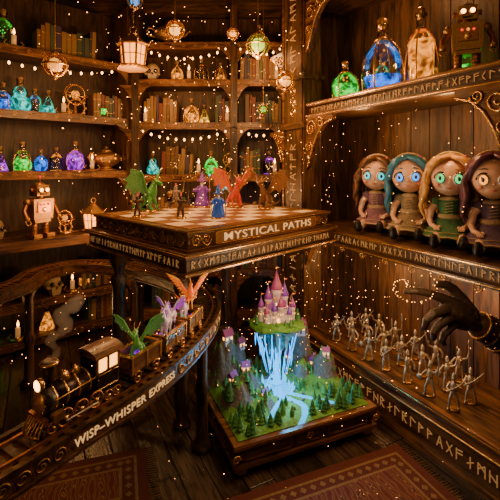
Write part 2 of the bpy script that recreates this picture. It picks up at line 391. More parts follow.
# candlesticks added to brighten the dim shelves
def added_candles(M,x,y,z,s=1):
    b=B(); b.lathe([(.05,0),(.055,.006),(.02,.014),(.018,.02)],(0,0,0),DGOLD,16)
    h=.09
    b.lathe([(.017,.015),(.018,h),(.012,h+.004)],(0,0,0),WAX,12); b.tube([(0,0,h),(0,0,h+.012)],.0015,BLACK,4)
    b.lathe([(.002,h+.008),(.010,h+.024),(.006,h+.042),(.0005,h+.06)],(0,0,0),BULB,8)
    for sx in(-1,1): b.tube([(sx*.045,0,.01),(sx*.07,0,.03),(sx*.05,0,.05)],.004,GOLD,5)
    return b.build('added_candle',M@TR(x,y,z,0,s))
for q in((-.23,.05,2.024),(.25,.05,1.504),(-.52,.05,1.504),(-1.06,.05,2.024),(-.08,.05,.984),(.27,.06,2.454),(-.62,.06,2.454),(-.45,.05,.554)): added_candles(MB,*q,1.1)
for q in((-1.25,.04,1.544),(-.42,.04,1.544),(-.68,.04,2.064),(-1.08,.05,2.604),(-.6,.05,.424),(-1.05,.05,.104)): added_candles(ML,*q,1.1)
# invented fairy light strings, added for bright points along the shelf fronts
b=B()
def drape(p0,p1,sag,n):
    p0=V(p0);p1=V(p1); pts=[]
    for i in range(n+1):
        t=i/n; p=p0.lerp(p1,t); p.z-=sag*4*t*(1-t); pts.append(p)
    b.tube(pts,.003,IRON,4)
    for p in pts[1:-1]: b.lathe([(.003,.004),(.009,-.004),(.010,-.014),(.005,-.022),(.0005,-.025)],p,BULB,8)
drape((-1.14,3.96,2.8),(-.16,3.96,2.8),.14,12); drape((-.16,3.96,2.8),(.36,3.96,2.8),.10,8)
drape((-1.14,3.96,1.98),(-.16,3.96,1.98),.12,12); drape((-.16,3.96,1.98),(.36,3.96,1.98),.08,7)
a0=ML@V((-1.62,-.03,2.58)); a1=ML@V((-.06,-.03,2.58)); drape(a0,a1,.14,16)
b.build('added_fairy_lights')
def samovar(M,x,y,z,s):
    b=B(); b.lathe([(.5,0),(.55,.05),(.3,.1),(.25,.2),(.5,.3),(.65,.5),(.6,.72),(.4,.82),(.2,.86),(.3,.9),(.25,.95),(.08,1.0),(.1,1.08),(.03,1.12)],(0,0,0),DGOLD,24)
    b.tube([(.55,0,.5),(.8,0,.55),(.95,0,.75),(1.05,0,.78)],[.1,.08,.06,.07],DGOLD,8)
    b.tube([(-.55,0,.7),(-.85,0,.8),(-.95,0,.6),(-.85,0,.42),(-.6,0,.4)],.05,DGOLD,8)
    for i in range(5): b.ell((.6*math.cos(i-2.6),.6*math.sin(i-2.6),.55),.07,liq('a'),8,6)
    return b.build('brass_teapot',M@TR(x,y,z,.3,s))
samovar(ML,-.25,.12,1.542,.22); samovar(MB,-.85,.12,2.822,.22); samovar(MB,-.85,.12,.982,.22); samovar(ML,-.28,-.12,.992,.14)
BON=simple('bone',(.45,.33,.2),.6)
def skull(M,x,y,z,s):
    b=B()
    b.ell((0,.1,.55),(.38,.48,.42),BON); b.box((0,-.22,.22),(.4,.3,.26),BON,taper=1.15); b.box((0,-.24,.06),(.34,.26,.1),BON)
    for sx in(-1,1): b.ell((sx*.16,-.33,.5),(.11,.08,.11),BLACK,10,8); b.ell((sx*.3,-.2,.36),(.1,.14,.07),BON,10,8)
    b.ell((0,-.39,.33),(.05,.05,.08),BLACK,8,6)
    for i in range(6): b.box((-.125+i*.05,-.37,.14),(.04,.04,.08),BON)
    return b.build('skull_ornament',M@TR(x,y,z,.2,s))
skull(ML,-1.22,.02,.992,.17); skull(MB,-1.0,.1,2.452,.2); skull(ML,-1.0,.1,.422,.22); skull(ML,-.76,.1,.422,.2); skull(ML,-1.22,.1,.422,.2)
def orrery(M,x,y,z,s,name='brass_orrery'):
    b=B(); b.lathe([(.3,0),(.32,.04),(.12,.1),(.05,.16),(.05,.5)],(0,0,0),GOLD,16)
    for k in range(3):
        ax=Euler((k*1.0+.3,k*.7,0)).to_matrix(); r=.42-.05*k
        b.tube([V((0,0,.75))+ax@V((r*math.cos(i*pi/12),r*math.sin(i*pi/12),0)) for i in range(25)],.02,GOLD,6)
    b.ell((0,0,.75),.14,liq('a'),12,8)
    for i in range(10):
        a=i*pi/5; b.box((.3*math.cos(a),-.1,.3+.3*math.sin(a)),(.08,.04,.08),DGOLD,(0,-a,0))
    b.tube([(.27*math.cos(i*pi/10),-.1,.3+.27*math.sin(i*pi/10)) for i in range(21)],.03,DGOLD,6)
    return b.build(name,M@TR(x,y,z,0,s))
orrery(ML,-.55,.12,2.062,.28); orrery(MB,-.2,.13,1.502,.2) ; orrery(ML,-.70,-.06,.992,.18)
def robot(M,x,y,z,s,rz):
    b=B(); m=DGOLD
    for sx in(-1,1):
        b.box((sx*.12,-.03,.035),(.15,.22,.07),m); b.cyl((sx*.11,0,.17),.05,.24,COPPER); 
        for k in range(4): b.lathe([(.05,-.012),(.062,0),(.05,.012)],(sx*.11,0,.1+k*.05),m,14)
        b.ell((sx*.23,0,.62),.065,m); b.tube([(sx*.24,0,.6),(sx*.3,-.02,.48),(sx*.3,-.08,.38)],[.04,.035,.04],COPPER,10)
        b.ell((sx*.3,-.1,.35),.05,m,10,8)
        for q in(-1,1): b.tube([(sx*.3+q*.03,-.11,.33),(sx*.3+q*.045,-.14,.28),(sx*.3+q*.015,-.15,.25)],.015,m,6)
        b.ell((sx*.055,-.118,.83),.035,BULB,12,8); b.lathe([(.04,0),(.055,.01),(.04,.03)],(sx*.055,-.1,.83),m,14,(pi/2,0,0))
        b.cyl((sx*.15,0,.83),.035,.05,COPPER,(0,pi/2,0))
    b.box((0,0,.29),(.3,.18,.06),m); b.box((0,0,.5),(.36,.22,.36),m,taper=1.08); b.box((0,-.118,.53),(.24,.02,.2),COPPER)
    for i in range(3): b.ell((-.07+i*.07,-.132,.58),.02,liq('a') if i==1 else liq('r'),8,6)
    b.cyl((0,-.13,.49),.045,.015,GOLD,(pi/2,0,0))
    b.cyl((0,0,.7),.06,.05,COPPER); b.box((0,0,.82),(.25,.21,.19),m,taper=.9); b.box((0,-.105,.755),(.12,.015,.025),IRON)
    b.lathe([(.09,0),(.07,.03),(.02,.05)],(0,0,.915),COPPER,16); b.tube([(0,0,.95),(0,0,1.03)],.01,m,6); b.ell((0,0,1.05),.025,liq('r'),8,6)
    return b.build('toy_robot',M@TR(x,y,z,rz,s),bevel=.006)
robot(ML,-.93,-.15,.994,.48,.35)
robot(MR,1.33,.13,2.092,.40,.7)
robot(ML,-1.5,-.12,.994,.4,.1)
PANE=simple('lantern_pane',(.7,.35,.1),.3,em=(1,.30,.035),es=4)
def lantern(M,name='lantern'):
    b=B(); n=6
    b.lathe([(.42,0),(.45,.04),(.38,.1),(.33,.12)],(0,0,0),DGOLD,n,sm=False)
    b.lathe([(.28,.12),(.34,.65)],(0,0,0),PANE,n,sm=False)
    for i in range(n):
        a=2*pi*i/n; b.tube([(.31*math.cos(a),.31*math.sin(a),.1),(.37*math.cos(a),.37*math.sin(a),.68)],.03,DGOLD,6)
        b.tube([(.37*math.cos(a),.37*math.sin(a),.68),(.46*math.cos(a),.46*math.sin(a),.72),(.48*math.cos(a),.48*math.sin(a),.78)],.02,GOLD,5)
        a2=a+pi/n; b.tube([(.26*math.cos(a2),.26*math.sin(a2),.12),(.31*math.cos(a2),.31*math.sin(a2),.65)],.014,DGOLD,5)
    b.tube([(.33*math.cos(k*pi/3),.33*math.sin(k*pi/3),.4) for k in range(7)],.014,DGOLD,5)
    b.lathe([(.44,.65),(.46,.69),(.3,.8),(.16,.92),(.1,.95),(.12,.99),(.04,1.04)],(0,0,0),DGOLD,n,sm=False)
    b.tube([(.09*math.cos(i*pi/6),0,1.12+.09*math.sin(i*pi/6)) for i in range(13)],.018,DGOLD,6)
    return b.build(name,M)
def plight(name,loc,e,col=(1,.5,.18),r=.06):
    l=bpy.data.lights.new(name,'POINT'); l.energy=e; l.color=col; l.shadow_soft_size=r
    o=bpy.data.objects.new(name,l); o.location=loc; bpy.context.scene.collection.objects.link(o); return o
def chain(name,x,y,z0,z1):
    b=B(); b.tube([(x,y,z0),(x,y,(z0+z1)/2),(x,y,z1)],.003,DGOLD,5)
    z=z0
    while z<z1-.03:
        b.ell((x,y,z),(.007,.007,.012),DGOLD,6,4); z+=.035
    return b.build(name)
def lamp_hang(x,y,z,s):
    o=lantern(TR(x,y,z,0,s),'hanging_lantern')
    c=chain('chain',x,y,z+1.2*s,3.32); c.parent=o; c.matrix_parent_inverse=o.matrix_world.inverted()
lamp_hang(-.76,2.6,2.22,.235)
lantern(ML@TR(-.47,-.12,.994,0,.25),'table_lantern')
lantern(ML@TR(-1.3,.1,2.062,0,.2),'table_lantern')
def orb(x,y,z,r,col,es=1.6):
    b=B(); g=simple('orb_glow',tuple(.5*q for q in col),.3,em=col,es=es)
    b.ell((0,0,0),r*.6,g,16,10); b.ell((0,0,0),r,GL,20,12)
    for k in range(4):
        a=k*pi/4; b.tube([(r*1.03*math.cos(t*pi/10)*math.cos(a),r*1.03*math.cos(t*pi/10)*math.sin(a),r*1.03*math.sin(t*pi/10)) for t in range(21)],r*.045,GOLD,5)
    b.tube([(r*1.05*math.cos(t*pi/12),r*1.05*math.sin(t*pi/12),0) for t in range(25)],r*.08,GOLD,6)
    b.lathe([(r*.5,r*.85),(r*.3,r*1.1),(r*.1,r*1.3)],(0,0,0),GOLD,12); b.lathe([(r*.1,-r*1.3),(r*.3,-r*1.08),(r*.4,-r*.9)],(0,0,0),GOLD,12)
    b.tube([(0,0,r*1.2),(0,0,(3.32-z)*.5),(0,0,3.32-z)],.003,DGOLD,5)
    return b.build('hanging_orb_lamp',TR(x,y,z))
orb(-1.365,2.8,2.3,.08,(1,.36,.05),1.6); orb(.06,3.0,2.5,.085,(.55,.75,.05),2.2); orb(-.6,3.2,2.68,.075,(1,.4,.06),3); orb(.28,3.15,2.26,.07,(1,.38,.05),2.4); orb(-.15,3.5,2.75,.05,(1,.33,.04),3); orb(.12,3.6,2.1,.045,(.3,.7,.05)); orb(-.95,3.3,2.95,.06,(.1,.35,.9))
# ------------------------------------------------------------------ table + game board
MT=frame((-.30,1.93),(.70,.714))
TW,TD=1.2,1.0
b=B()
b.bx((-.03,-.03,1.085),(TW+.03,TD+.03,1.165),WX)
b.bx((-.05,-.05,1.155),(TW+.05,TD+.05,1.18),WR); b.bx((-.045,-.045,1.07),(TW+.045,TD+.045,1.088),WR)
f1=plane((0,-.032,0),(1,0,0),(0,0,1)); f2=plane((-.032,TD,0),(0,-1,0),(0,0,1))
runes(b,f1,.0,TW,1.102,.038); runes(b,f2,.0,TD,1.102,.038)
for zz,e in((1.168,.052),(1.079,.047)):
    b.bx((-e,-e-.001,zz-.002),(TW+e,-e+.003,zz+.003),GOLD); b.bx((-e-.001,-e,zz-.002),(-e+.003,TD+e,zz+.003),GOLD)
def tleg(b,x,y):
    b.lathe([(.05,0),(.06,.02),(.035,.06),(.045,.12),(.05,.2),(.03,.27),(.04,.32),(.042,.8),(.055,.86),(.03,.9),(.06,.98),(.065,1.072)],(x,y,0),WZ,16)
tl=[(.29,.45),(.1,.88),(1.08,.92)]
for q in tl: tleg(b,*q)
b.tube([(.1,.88,.25),(1.08,.92,.25)],.02,WX,8); b.tube([(.29,.45,.25),(.1,.88,.25)],.02,WX,8)
b.build('game_table',MT,bevel=.003)
b=B(); z0,z1=1.181,1.272
b.bx((0,0,z0),(TW,TD,z1),WR); b.bx((-.015,-.015,z0),(TW+.015,TD+.015,z0+.014),WX); b.bx((-.012,-.012,z1-.012),(TW+.012,TD+.012,z1),WX)
for (p,q) in [((-.012,-.012),(TW+.012,.05)),((-.012,TD-.05),(TW+.012,TD+.012)),((-.012,.05),(.05,TD-.05)),((TW-.05,.05),(TW+.012,TD-.05))]:
    b.bx((*p,z1),(*q,z1+.008),WR)
for zz in(z1+.002,z0+.007):
    e=.0155
    b.bx((-e,-e,zz-.0025),(TW+e,-e+.004,zz+.0025),GOLD); b.bx((-e,-e,zz-.0025),(-e+.004,TD+e,zz+.0025),GOLD)
for (p,q) in [((.042,.042),(TW-.042,.050)),((.042,TD-.05),(TW-.042,TD-.042)),((.042,.05),(.05,TD-.05)),((TW-.05,.05),(TW-.042,TD-.05))]:
    b.bx((*p,z1+.004),(*q,z1+.0105),GOLD)
nx,ny=8,7
for i in range(nx):
    for j in range(ny):
        w=(TW-.1)/nx;d=(TD-.1)/ny
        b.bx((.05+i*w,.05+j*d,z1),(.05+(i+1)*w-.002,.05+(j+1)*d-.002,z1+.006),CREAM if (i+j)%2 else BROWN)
g1=plane((0,-.003,0),(1,0,0),(0,0,1)); g2=plane((-.003,TD,0),(0,-1,0),(0,0,1))
b.bx((.17,-.012,z0+.016),(1.04,0,z1-.012),BROWN)
for a in[(.17,z0+.017,1.04,z0+.017),(.17,z1-.013,1.04,z1-.013),(.17,z0+.017,.17,z1-.013),(1.04,z0+.017,1.04,z1-.013)]: stroke(b,plane((0,-.013,0),(1,0,0),(0,0,1)),*a,.005,GOLD,.006)
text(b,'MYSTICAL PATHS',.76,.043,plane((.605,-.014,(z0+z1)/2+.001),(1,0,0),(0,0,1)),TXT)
zc=(z0+z1)/2
for xx in(.05,.115,1.09,1.15): scroll(b,g1,xx,zc,.028,1.6,0,1 if xx in(.05,1.09) else -1,GOLD,.005)
for i in range(12): scroll(b,g2,.06+i*.08,zc+(.006 if i%2 else -.006),.03,1.6,i*pi,1 if i%2 else -1,GOLD,.0055)
b.tube([g2(.02+i*.024,zc+.02*math.sin(i*.95)) for i in range(41)],.004,GOLD,5)
b.build('game_board_box',MT,bevel=.0015)
# ------------------------------------------------------------------ creatures
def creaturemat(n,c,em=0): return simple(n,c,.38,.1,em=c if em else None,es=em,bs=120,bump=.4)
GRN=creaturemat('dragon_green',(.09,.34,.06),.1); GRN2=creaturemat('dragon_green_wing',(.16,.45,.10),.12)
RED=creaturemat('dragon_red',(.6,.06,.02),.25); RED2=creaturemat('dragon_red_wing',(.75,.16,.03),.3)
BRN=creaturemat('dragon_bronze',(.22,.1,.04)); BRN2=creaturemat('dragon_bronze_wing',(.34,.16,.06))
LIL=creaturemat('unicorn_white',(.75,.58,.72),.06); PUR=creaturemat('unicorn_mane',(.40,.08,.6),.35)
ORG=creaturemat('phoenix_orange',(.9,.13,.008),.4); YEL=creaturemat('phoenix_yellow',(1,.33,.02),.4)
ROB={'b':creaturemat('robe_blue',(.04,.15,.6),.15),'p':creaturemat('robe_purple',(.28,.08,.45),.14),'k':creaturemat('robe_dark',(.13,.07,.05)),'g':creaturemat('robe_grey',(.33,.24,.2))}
def wing(b,root,sx,s,mat,memb,up=1.0,spread=1.0):
    r=V(root); sh=r+V((.02*s,sx*.10*s*spread,.22*s*up)); wr=r+V((.04*s,sx*.2*s*spread,.42*s*up))
    tips=[r+V((-.05*s,sx*.42*s*spread,.5*s*up)),r+V((-.2*s,sx*.42*s*spread,.3*s*up)),r+V((-.3*s,sx*.32*s*spread,.1*s*up)),r+V((-.26*s,sx*.14*s*spread,-.02*s))]
    b.tube([r,sh,wr],[.03*s,.022*s,.018*s],mat,6)
    for t in tips: b.tube([wr,(wr+t)/2+V((.0,0,.02*s)),t],[.014*s,.011*s,.004*s],mat,5)
    seq=tips+[r+V((-.12*s,0,0))]
    for i in range(len(seq)-1):
        a,c=seq[i],seq[i+1]; m=(a+c)/2*.8+wr*.2
        b.add([wr,a,m,c],[(0,1,2),(0,2,3)],memb,False)
    b.add([wr,seq[-1],r,sh],[(0,1,2),(0,2,3)],memb,False)
def dragon(b,M,s,mat,memb,base=True):
    o=b.M; b.M=o@M
    bz=.04*s if base else 0
    if base: b.lathe([(.2*s,0),(.21*s,.015*s),(.17*s,.04*s)],(0,0,0),GOLD,18)
    P=lambda x,y,z:(x*s,y*s,z*s+bz)
    b.tube([P(-.42,.14,.14),P(-.44,.02,.05),P(-.36,-.08,.04),P(-.24,-.04,.12),P(-.1,0,.22),P(.04,0,.27),P(.14,0,.34),P(.18,0,.44),P(.17,0,.54),P(.22,0,.6)],
           [.008*s,.018*s,.03*s,.045*s,.085*s,.095*s,.075*s,.05*s,.042*s,.045*s],mat,10)
    b.tube([P(.2,0,.61),P(.27,0,.6),P(.36,0,.565)],[.055*s,.045*s,.025*s],mat,10); b.tube([P(.22,0,.575),P(.33,0,.525)],[.03*s,.014*s],mat,8)
    for sx in(-1,1):
        b.tube([P(.19,sx*.03,.64),P(.12,sx*.05,.7),P(.06,sx*.06,.74)],[.018*s,.012*s,.004*s],DGOLD,5)
        b.ell(P(.25,sx*.04,.62),.013*s,YEL,6,5)
        b.tube([P(-.1,sx*.06,.2),P(-.04,sx*.11,.13),P(-.12,sx*.12,.07),P(-.08,sx*.12,.02),P(.0,sx*.12,.015)],[.06*s,.05*s,.03*s,.024*s,.02*s],mat,8)
        b.tube([P(.1,sx*.06,.26),P(.09,sx*.1,.17),P(.14,sx*.1,.08),P(.14,sx*.1,.02),P(.2,sx*.1,.015)],[.045*s,.035*s,.024*s,.022*s,.018*s],mat,8)
        wing(b,P(.02,sx*.06,.33),sx,s*1.1,mat,memb)
    for i,(x,z) in enumerate([(.13,.6),(.1,.5),(.07,.42),(.0,.37),(-.08,.32),(-.17,.25),(-.26,.17)]):
        b.lathe([(.018*s,0),(.002*s,.05*s)],P(x,0,z-.01),memb,5,(0,-.7,0))
    b.M=o
def wizard(b,M,s,mat,hat=True):
    o=b.M; b.M=o@M
    b.lathe([(.2*s,0),(.21*s,.02*s),(.17*s,.045*s)],(0,0,0),GOLD,18)
    b.lathe([(.19*s,.04*s),(.16*s,.15*s),(.1*s,.35*s),(.085*s,.45*s),(.1*s,.52*s),(.05*s,.58*s),(.035*s,.6*s)],(0,0,0),mat,18)
    b.ell((0,-.0,.655*s),(.052*s,.056*s,.066*s),SKIN,12,8); b.ell((0,-.055*s,.65*s),(.01*s,.014*s,.012*s),SKIN,6,5)
    b.tube([(0,-.04*s,.62*s),(0,-.07*s,.55*s),(0,-.075*s,.45*s)],[.035*s,.03*s,.006*s],WHITE,8)
    if hat:
        b.lathe([(.14*s,.685*s),(.14*s,.695*s),(.07*s,.71*s),(.05*s,.8*s),(.02*s,.9*s)],(0,0,0),mat,14); b.tube([(0,0,.9*s),(.03*s,0,.95*s),(.06*s,0,.94*s)],[.02*s,.012*s,.004*s],mat,6)
    else: b.ell((0,.01*s,.67*s),(.065*s,.065*s,.075*s),mat,12,8)
    for sx in(-1,1):
        b.tube([(sx*.08*s,0,.53*s),(sx*.15*s,-.05*s,.43*s),(sx*.19*s,-.13*s,.46*s)],[.04*s,.042*s,.05*s],mat,8); b.ell((sx*.2*s,-.16*s,.47*s),.026*s,SKIN,8,6)
    b.tube([(.2*s,-.165*s,.05*s),(.2*s,-.165*s,.8*s)],.014*s,DGOLD,6); b.ell((.2*s,-.165*s,.84*s),.035*s,liq('t'),8,6)
    b.add([(sx*.09*s,.06*s,.54*s) for sx in(-1,1)]+[(.2*s,.16*s,.06*s),(-.2*s,.16*s,.06*s)],[(0,1,2,3)],mat,True)
    b.M=o
def knight(b,M,s,mat):
    o=b.M; b.M=o@M
    b.lathe([(.2*s,0),(.21*s,.02*s),(.17*s,.045*s)],(0,0,0),GOLD,18)
    for sx in(-1,1):
        b.tube([(sx*.09*s,-.02*s,.06*s),(sx*.08*s,0,.2*s),(sx*.05*s,0,.36*s)],[.04*s,.045*s,.06*s],mat,8); b.ell((sx*.09*s,-.05*s,.06*s),(.04*s,.07*s,.03*s),mat,8,6)
        b.ell((sx*.12*s,0,.56*s),.055*s,mat,8,6)
    b.tube([(0,0,.34*s),(0,0,.45*s),(0,0,.56*s)],[.09*s,.08*s,.11*s],mat,10); b.ell((0,0,.69*s),(.06*s,.065*s,.075*s),mat,10,8)
    b.tube([(-.12*s,0,.56*s),(-.2*s,-.06*s,.47*s),(-.18*s,-.16*s,.52*s)],[.04*s,.035*s,.03*s],mat,8); b.tube([(.12*s,0,.56*s),(.2*s,-.02*s,.5*s),(.25*s,-.08*s,.62*s)],[.04*s,.035*s,.03*s],mat,8)
    b.tube([(.25*s,-.08*s,.58*s),(.3*s,-.1*s,.95*s)],[.02*s,.006*s],SILVER,6); b.lathe([(.1*s,-.01*s),(.1*s,.01*s)],(-.18*s,-.19*s,.5*s),DGOLD,12,(pi/2,0,0))
    b.tube([(0,.03*s,.75*s),(0,.1*s,.82*s),(0,.16*s,.72*s)],[.02*s,.03*s,.005*s],RED,6)
    b.M=o
zt=z1+.0065
def place(name,fn,lx,ly,rz,*a):
    b=B(); fn(b,Matrix.Identity(4),*a); return b.build(name,MT@TR(lx,ly,zt,rz))
place('dragon_figurine',dragon,.32,.88,-pi*.3-.3,.32,GRN,GRN2)
place('knight_figurine',knight,.56,.90,-.7,.22,ROB['g'])
place('wizard_figurine',wizard,.76,.84,-.7,.29,ROB['p'])
place('dragon_figurine',dragon,.95,.68,-pi*.62,.33,RED,RED2)
place('wizard_figurine',wizard,.42,.26,-.7,.22,ROB['b'])
place('knight_figurine',knight,.26,.42,-.8,.18,ROB['k'])
place('dragon_figurine',dragon,1.03,.42,-pi*.95,.31,BRN,BRN2)
place('wizard_figurine',wizard,.66,.54,-.7,.18,ROB['g'])
place('knight_figurine',knight,.12,.68,-.8,.17,ROB['k'])
# ------------------------------------------------------------------ track
ctrl=[(-1.35,.35),(-.98,.72),(-.70,1.09),(-.575,1.296),(-.445,1.51),(-.33,1.80),(-.262,2.13),(-.275,2.40),(-.40,2.70),(-.68,3.0),(-1.10,3.27),(-1.45,3.3),(-1.62,3.08),(-1.6,2.75),(-1.75,2.4),(-2.1,2.1)]
def catmull(P,n):
    out=[]
    for i in range(1,len(P)-2):
        p0,p1,p2,p3=[V((*P[k],0)) for k in(i-1,i,i+1,i+2)]
        for j in range(n):
            t=j/n; out.append(.5*((2*p1)+(-p0+p2)*t+(2*p0-5*p1+4*p2-p3)*t*t+(-p0+3*p1-3*p2+p3)*t**3))
    out.append(V((*P[-2],0))); return out
raw=catmull(ctrl,24)
S=[0]
for i in range(1,len(raw)): S.append(S[-1]+(raw[i]-raw[i-1]).length)
def at(s):
    s=max(0,min(S[-1]-1e-6,s))
    for i in range(1,len(S)):
        if S[i]>=s:
            t=(s-S[i-1])/(S[i]-S[i-1]); return raw[i-1].lerp(raw[i],t),(raw[min(i+1,len(raw)-1)]-raw[max(i-2,0)]).normalized()
def s_of(x,y): return min(range(len(raw)),key=lambda i:(raw[i]-V((x,y,0))).length)
ZT=.8; path=[at(S[-1]*i/160)[0] for i in range(161)]
b=B()
pz=lambda z:[p+V((0,0,z)) for p in path]
HW=.072
b.sweep(pz(ZT-.035),[(-HW,0),(HW,0),(HW,.014),(-HW,.014)],WX)
for sg in(-1,1):
    pr=[(sg*HW,-.07),(sg*(HW+.012),-.07),(sg*(HW+.012),0),(sg*HW,0)]
    if sg<0: pr=pr[::-1]
    b.sweep(pz(ZT-.01),pr,WR)
    for zz in(-.012,-.078):
        pr=[(sg*HW,zz),(sg*(HW+.018),zz),(sg*(HW+.018),zz+.01),(sg*HW,zz+.01)]
        if sg<0: pr=pr[::-1]
        b.sweep(pz(ZT),pr,WX)
    pr=[(sg*.045-.004,0),(sg*.045+.004,0),(sg*.045+.004,.01),(sg*.045-.004,.01)]
    b.sweep(pz(ZT-.012),pr,COPPER)
s=.02
while s<S[-1]:
    p,t=at(s); b.box((p.x,p.y,ZT-.017),(.022,.13,.012),WY,(0,0,math.atan2(t.y,t.x))); s+=.045
def fasc(s0):
    def f(x,y,z=0):
        p,t=at(s0+x); n=V((t.y,-t.x,0)); return p+n*(HW+.013+z)+V((0,0,ZT-.043+y))
    return f
s1=S[s_of(-.60,1.25)]; s2=S[s_of(-.385,1.65)]
text(b,'WISP–WHISPER EXPRESS',(s2-s1)*1.0,.027,fasc((s1+s2)/2),TXT)
s=s2+.05
k=0
while s<S[-1]-.2:
    f=fasc(s); scroll(b,f,0,0,.02,1.5,0,1 if k%2 else -1,DGOLD,.004); s+=.065; k+=1
s=s1-.05
while s>.1:
    scroll(b,fasc(s),0,0,.018,1.5,0,1,DGOLD,.003); s-=.05
for (x,y) in[(-.27,2.26),(-.86,3.12),(-1.6,2.9)]:
    b.lathe([(.06,0),(.06,.03),(.035,.06),(.03,.3),(.045,.34),(.03,.38),(.03,.64),(.055,.7),(.06,.712)],(x,y,0),WZ,12)
p,t=at(.12); b.lathe([(.06,0),(.06,.03),(.035,.06),(.03,.64),(.055,.7),(.06,.712)],(p.x,p.y,0),WZ,12)
b.build('toy_railway_track')
# ------------------------------------------------------------------ train
LB=simple('loco_black',(.06,.04,.03),.28,.7,bs=60)
def wheel(b,x,y,z,r,spokes=8):
    b.tube([(x+r*.88*math.cos(i*pi/10),y,z+r*.88*math.sin(i*pi/10)) for i in range(21)],r*.13,COPPER,6)
    b.cyl((x,y,z),r*.22,.014,GOLD,(pi/2,0,0),10)
    for i in range(spokes):
        a=2*pi*i/spokes; b.tube([(x,y,z),(x+r*.85*math.cos(a),y,z+r*.85*math.sin(a))],r*.06,COPPER,4)
def loco(M):
    b=B()
    b.box((0,0,.038),(.27,.07,.018),LB); 
    b.cyl((.035,0,.085),.038,.15,LB,(0,pi/2,0),24); b.cyl((.115,0,.085),.041,.03,IRON,(0,pi/2,0),24)
    for x in(-.02,.02,.06,.098): b.lathe([(.0385,-.003),(.0405,-.003),(.0405,.003),(.0385,.003)],(x,0,.085),GOLD,24,(0,pi/2,0))
    b.lathe([(.036,0),(.03,.006),(.012,.01),(.004,.014)],(.13,0,.085),DGOLD,20,(0,pi/2,0))
    for i in range(8): b.ell((.132,.033*math.cos(i*pi/4),.085+.033*math.sin(i*pi/4)),.0035,GOLD,6,4)
    b.lathe([(.013,0),(.012,.03),(.013,.045),(.026,.072),(.027,.078),(.02,.08)],(.1,0,.118),LB,16); b.lathe([(.026,.07),(.029,.074),(.026,.079)],(.1,0,.118),GOLD,16)
    b.lathe([(.016,0),(.017,.012),(.012,.024),(.004,.03)],(.05,0,.118),GOLD,14); b.lathe([(.013,0),(.014,.016),(.008,.026),(.003,.03)],(.01,0,.118),GOLD,14)
    b.lathe([(.010,0),(.019,.006),(.02,.02)],(.118,0,.138),GOLD,16,(0,pi/2,0)); b.ell((.137,0,.138),(.006,.017,.017),BULB,12,8)
    for sy in(-1,1):
        b.box((-.085,sy*.042,.075),(.09,.005,.06),LB)
        for x in(-.128,-.085,-.042): b.box((x,sy*.042,.128),(.008,.006,.05),WR)
        for x in(-.1065,-.0635): b.box((x,sy*.0405,.127),(.034,.002,.04),WIN)
        b.box((-.085,sy*.042,.155),(.094,.006,.01),WR)
        b.tube([(-.125,sy*.0455,.052),(-.045,sy*.0455,.052),(-.045,sy*.0455,.098),(-.125,sy*.0455,.098),(-.125,sy*.0455,.052)],.0015,GOLD,4)
        b.tube([(.1,sy*.04,.09),(-.04,sy*.04,.098)],.003,GOLD,5)
        for x in(.075,.02,-.035): wheel(b,x,sy*.045,.027,.028)
        for x in(.115,-.085,-.12): wheel(b,x,sy*.045,.018,.018,6)
        b.tube([(.075,sy*.054,.02),(-.035,sy*.054,.02)],.004,SILVER,5); b.box((.1,sy*.045,.045),(.035,.02,.022),DGOLD)
    b.box((-.042,0,.1),(.005,.084,.1),LB); b.box((-.128,0,.075),(.005,.084,.06),LB)
    n=9
    prof=[(.055*math.cos(pi*i/n),.022*math.sin(pi*i/n)) for i in range(n+1)]
    b.ext(prof,.115,WR,plane((-.085,0,.16),(0,1,0),(0,0,1)))
    b.box((.135,0,.04),(.012,.09,.02),COPPER)
    for i in range(7):
        y=-.036+i*.012; b.tube([(.14,y,.04),(.172-abs(y)*.35,y*1.1,.006)],.003,DGOLD,5)
    b.tube([(.172,0,.006),(.158,.04,.006)],.0035,DGOLD,5); b.tube([(.172,0,.006),(.158,-.04,.006)],.0035,DGOLD,5)
    b.ell((-.09,0,.1),.02,BULB,8,6)
    return b.build('steam_locomotive',M)
def car(M,kind):
    b=B()
    b.box((0,0,.032),(.165,.075,.012),LB)
    for sy in(-1,1):
        for k in range(3): b.box((0,sy*.04,.048+k*.018),(.16,.006,.0165),WR)
        for x in(-.078,0,.078): b.box((x,sy*.0445,.066),(.008,.004,.06),GOLD)
        b.box((0,sy*.04,.096),(.168,.012,.006),GOLD)
        for x in(-.05,.05): wheel(b,x,sy*.043,.02,.02,6)
    for sx in(-1,1):
        for k in range(3): b.box((sx*.08,0,.048+k*.018),(.006,.08,.0165),WR)
        b.box((sx*.08,0,.096),(.012,.09,.006),GOLD); b.tube([(sx*.08,0,.03),(sx*.1,0,.03)],.005,IRON,6)
    b.box((0,0,.045),(.15,.07,.014),WX)
    for i in range(16): b.ell((random.uniform(-.065,.065),random.uniform(-.028,.028),.06+random.random()*.012),random.uniform(.008,.014),random.choice([GOLD,liq('p'),liq('g'),GOLD]),6,5)
    o=b.build('train_wagon',M); return o
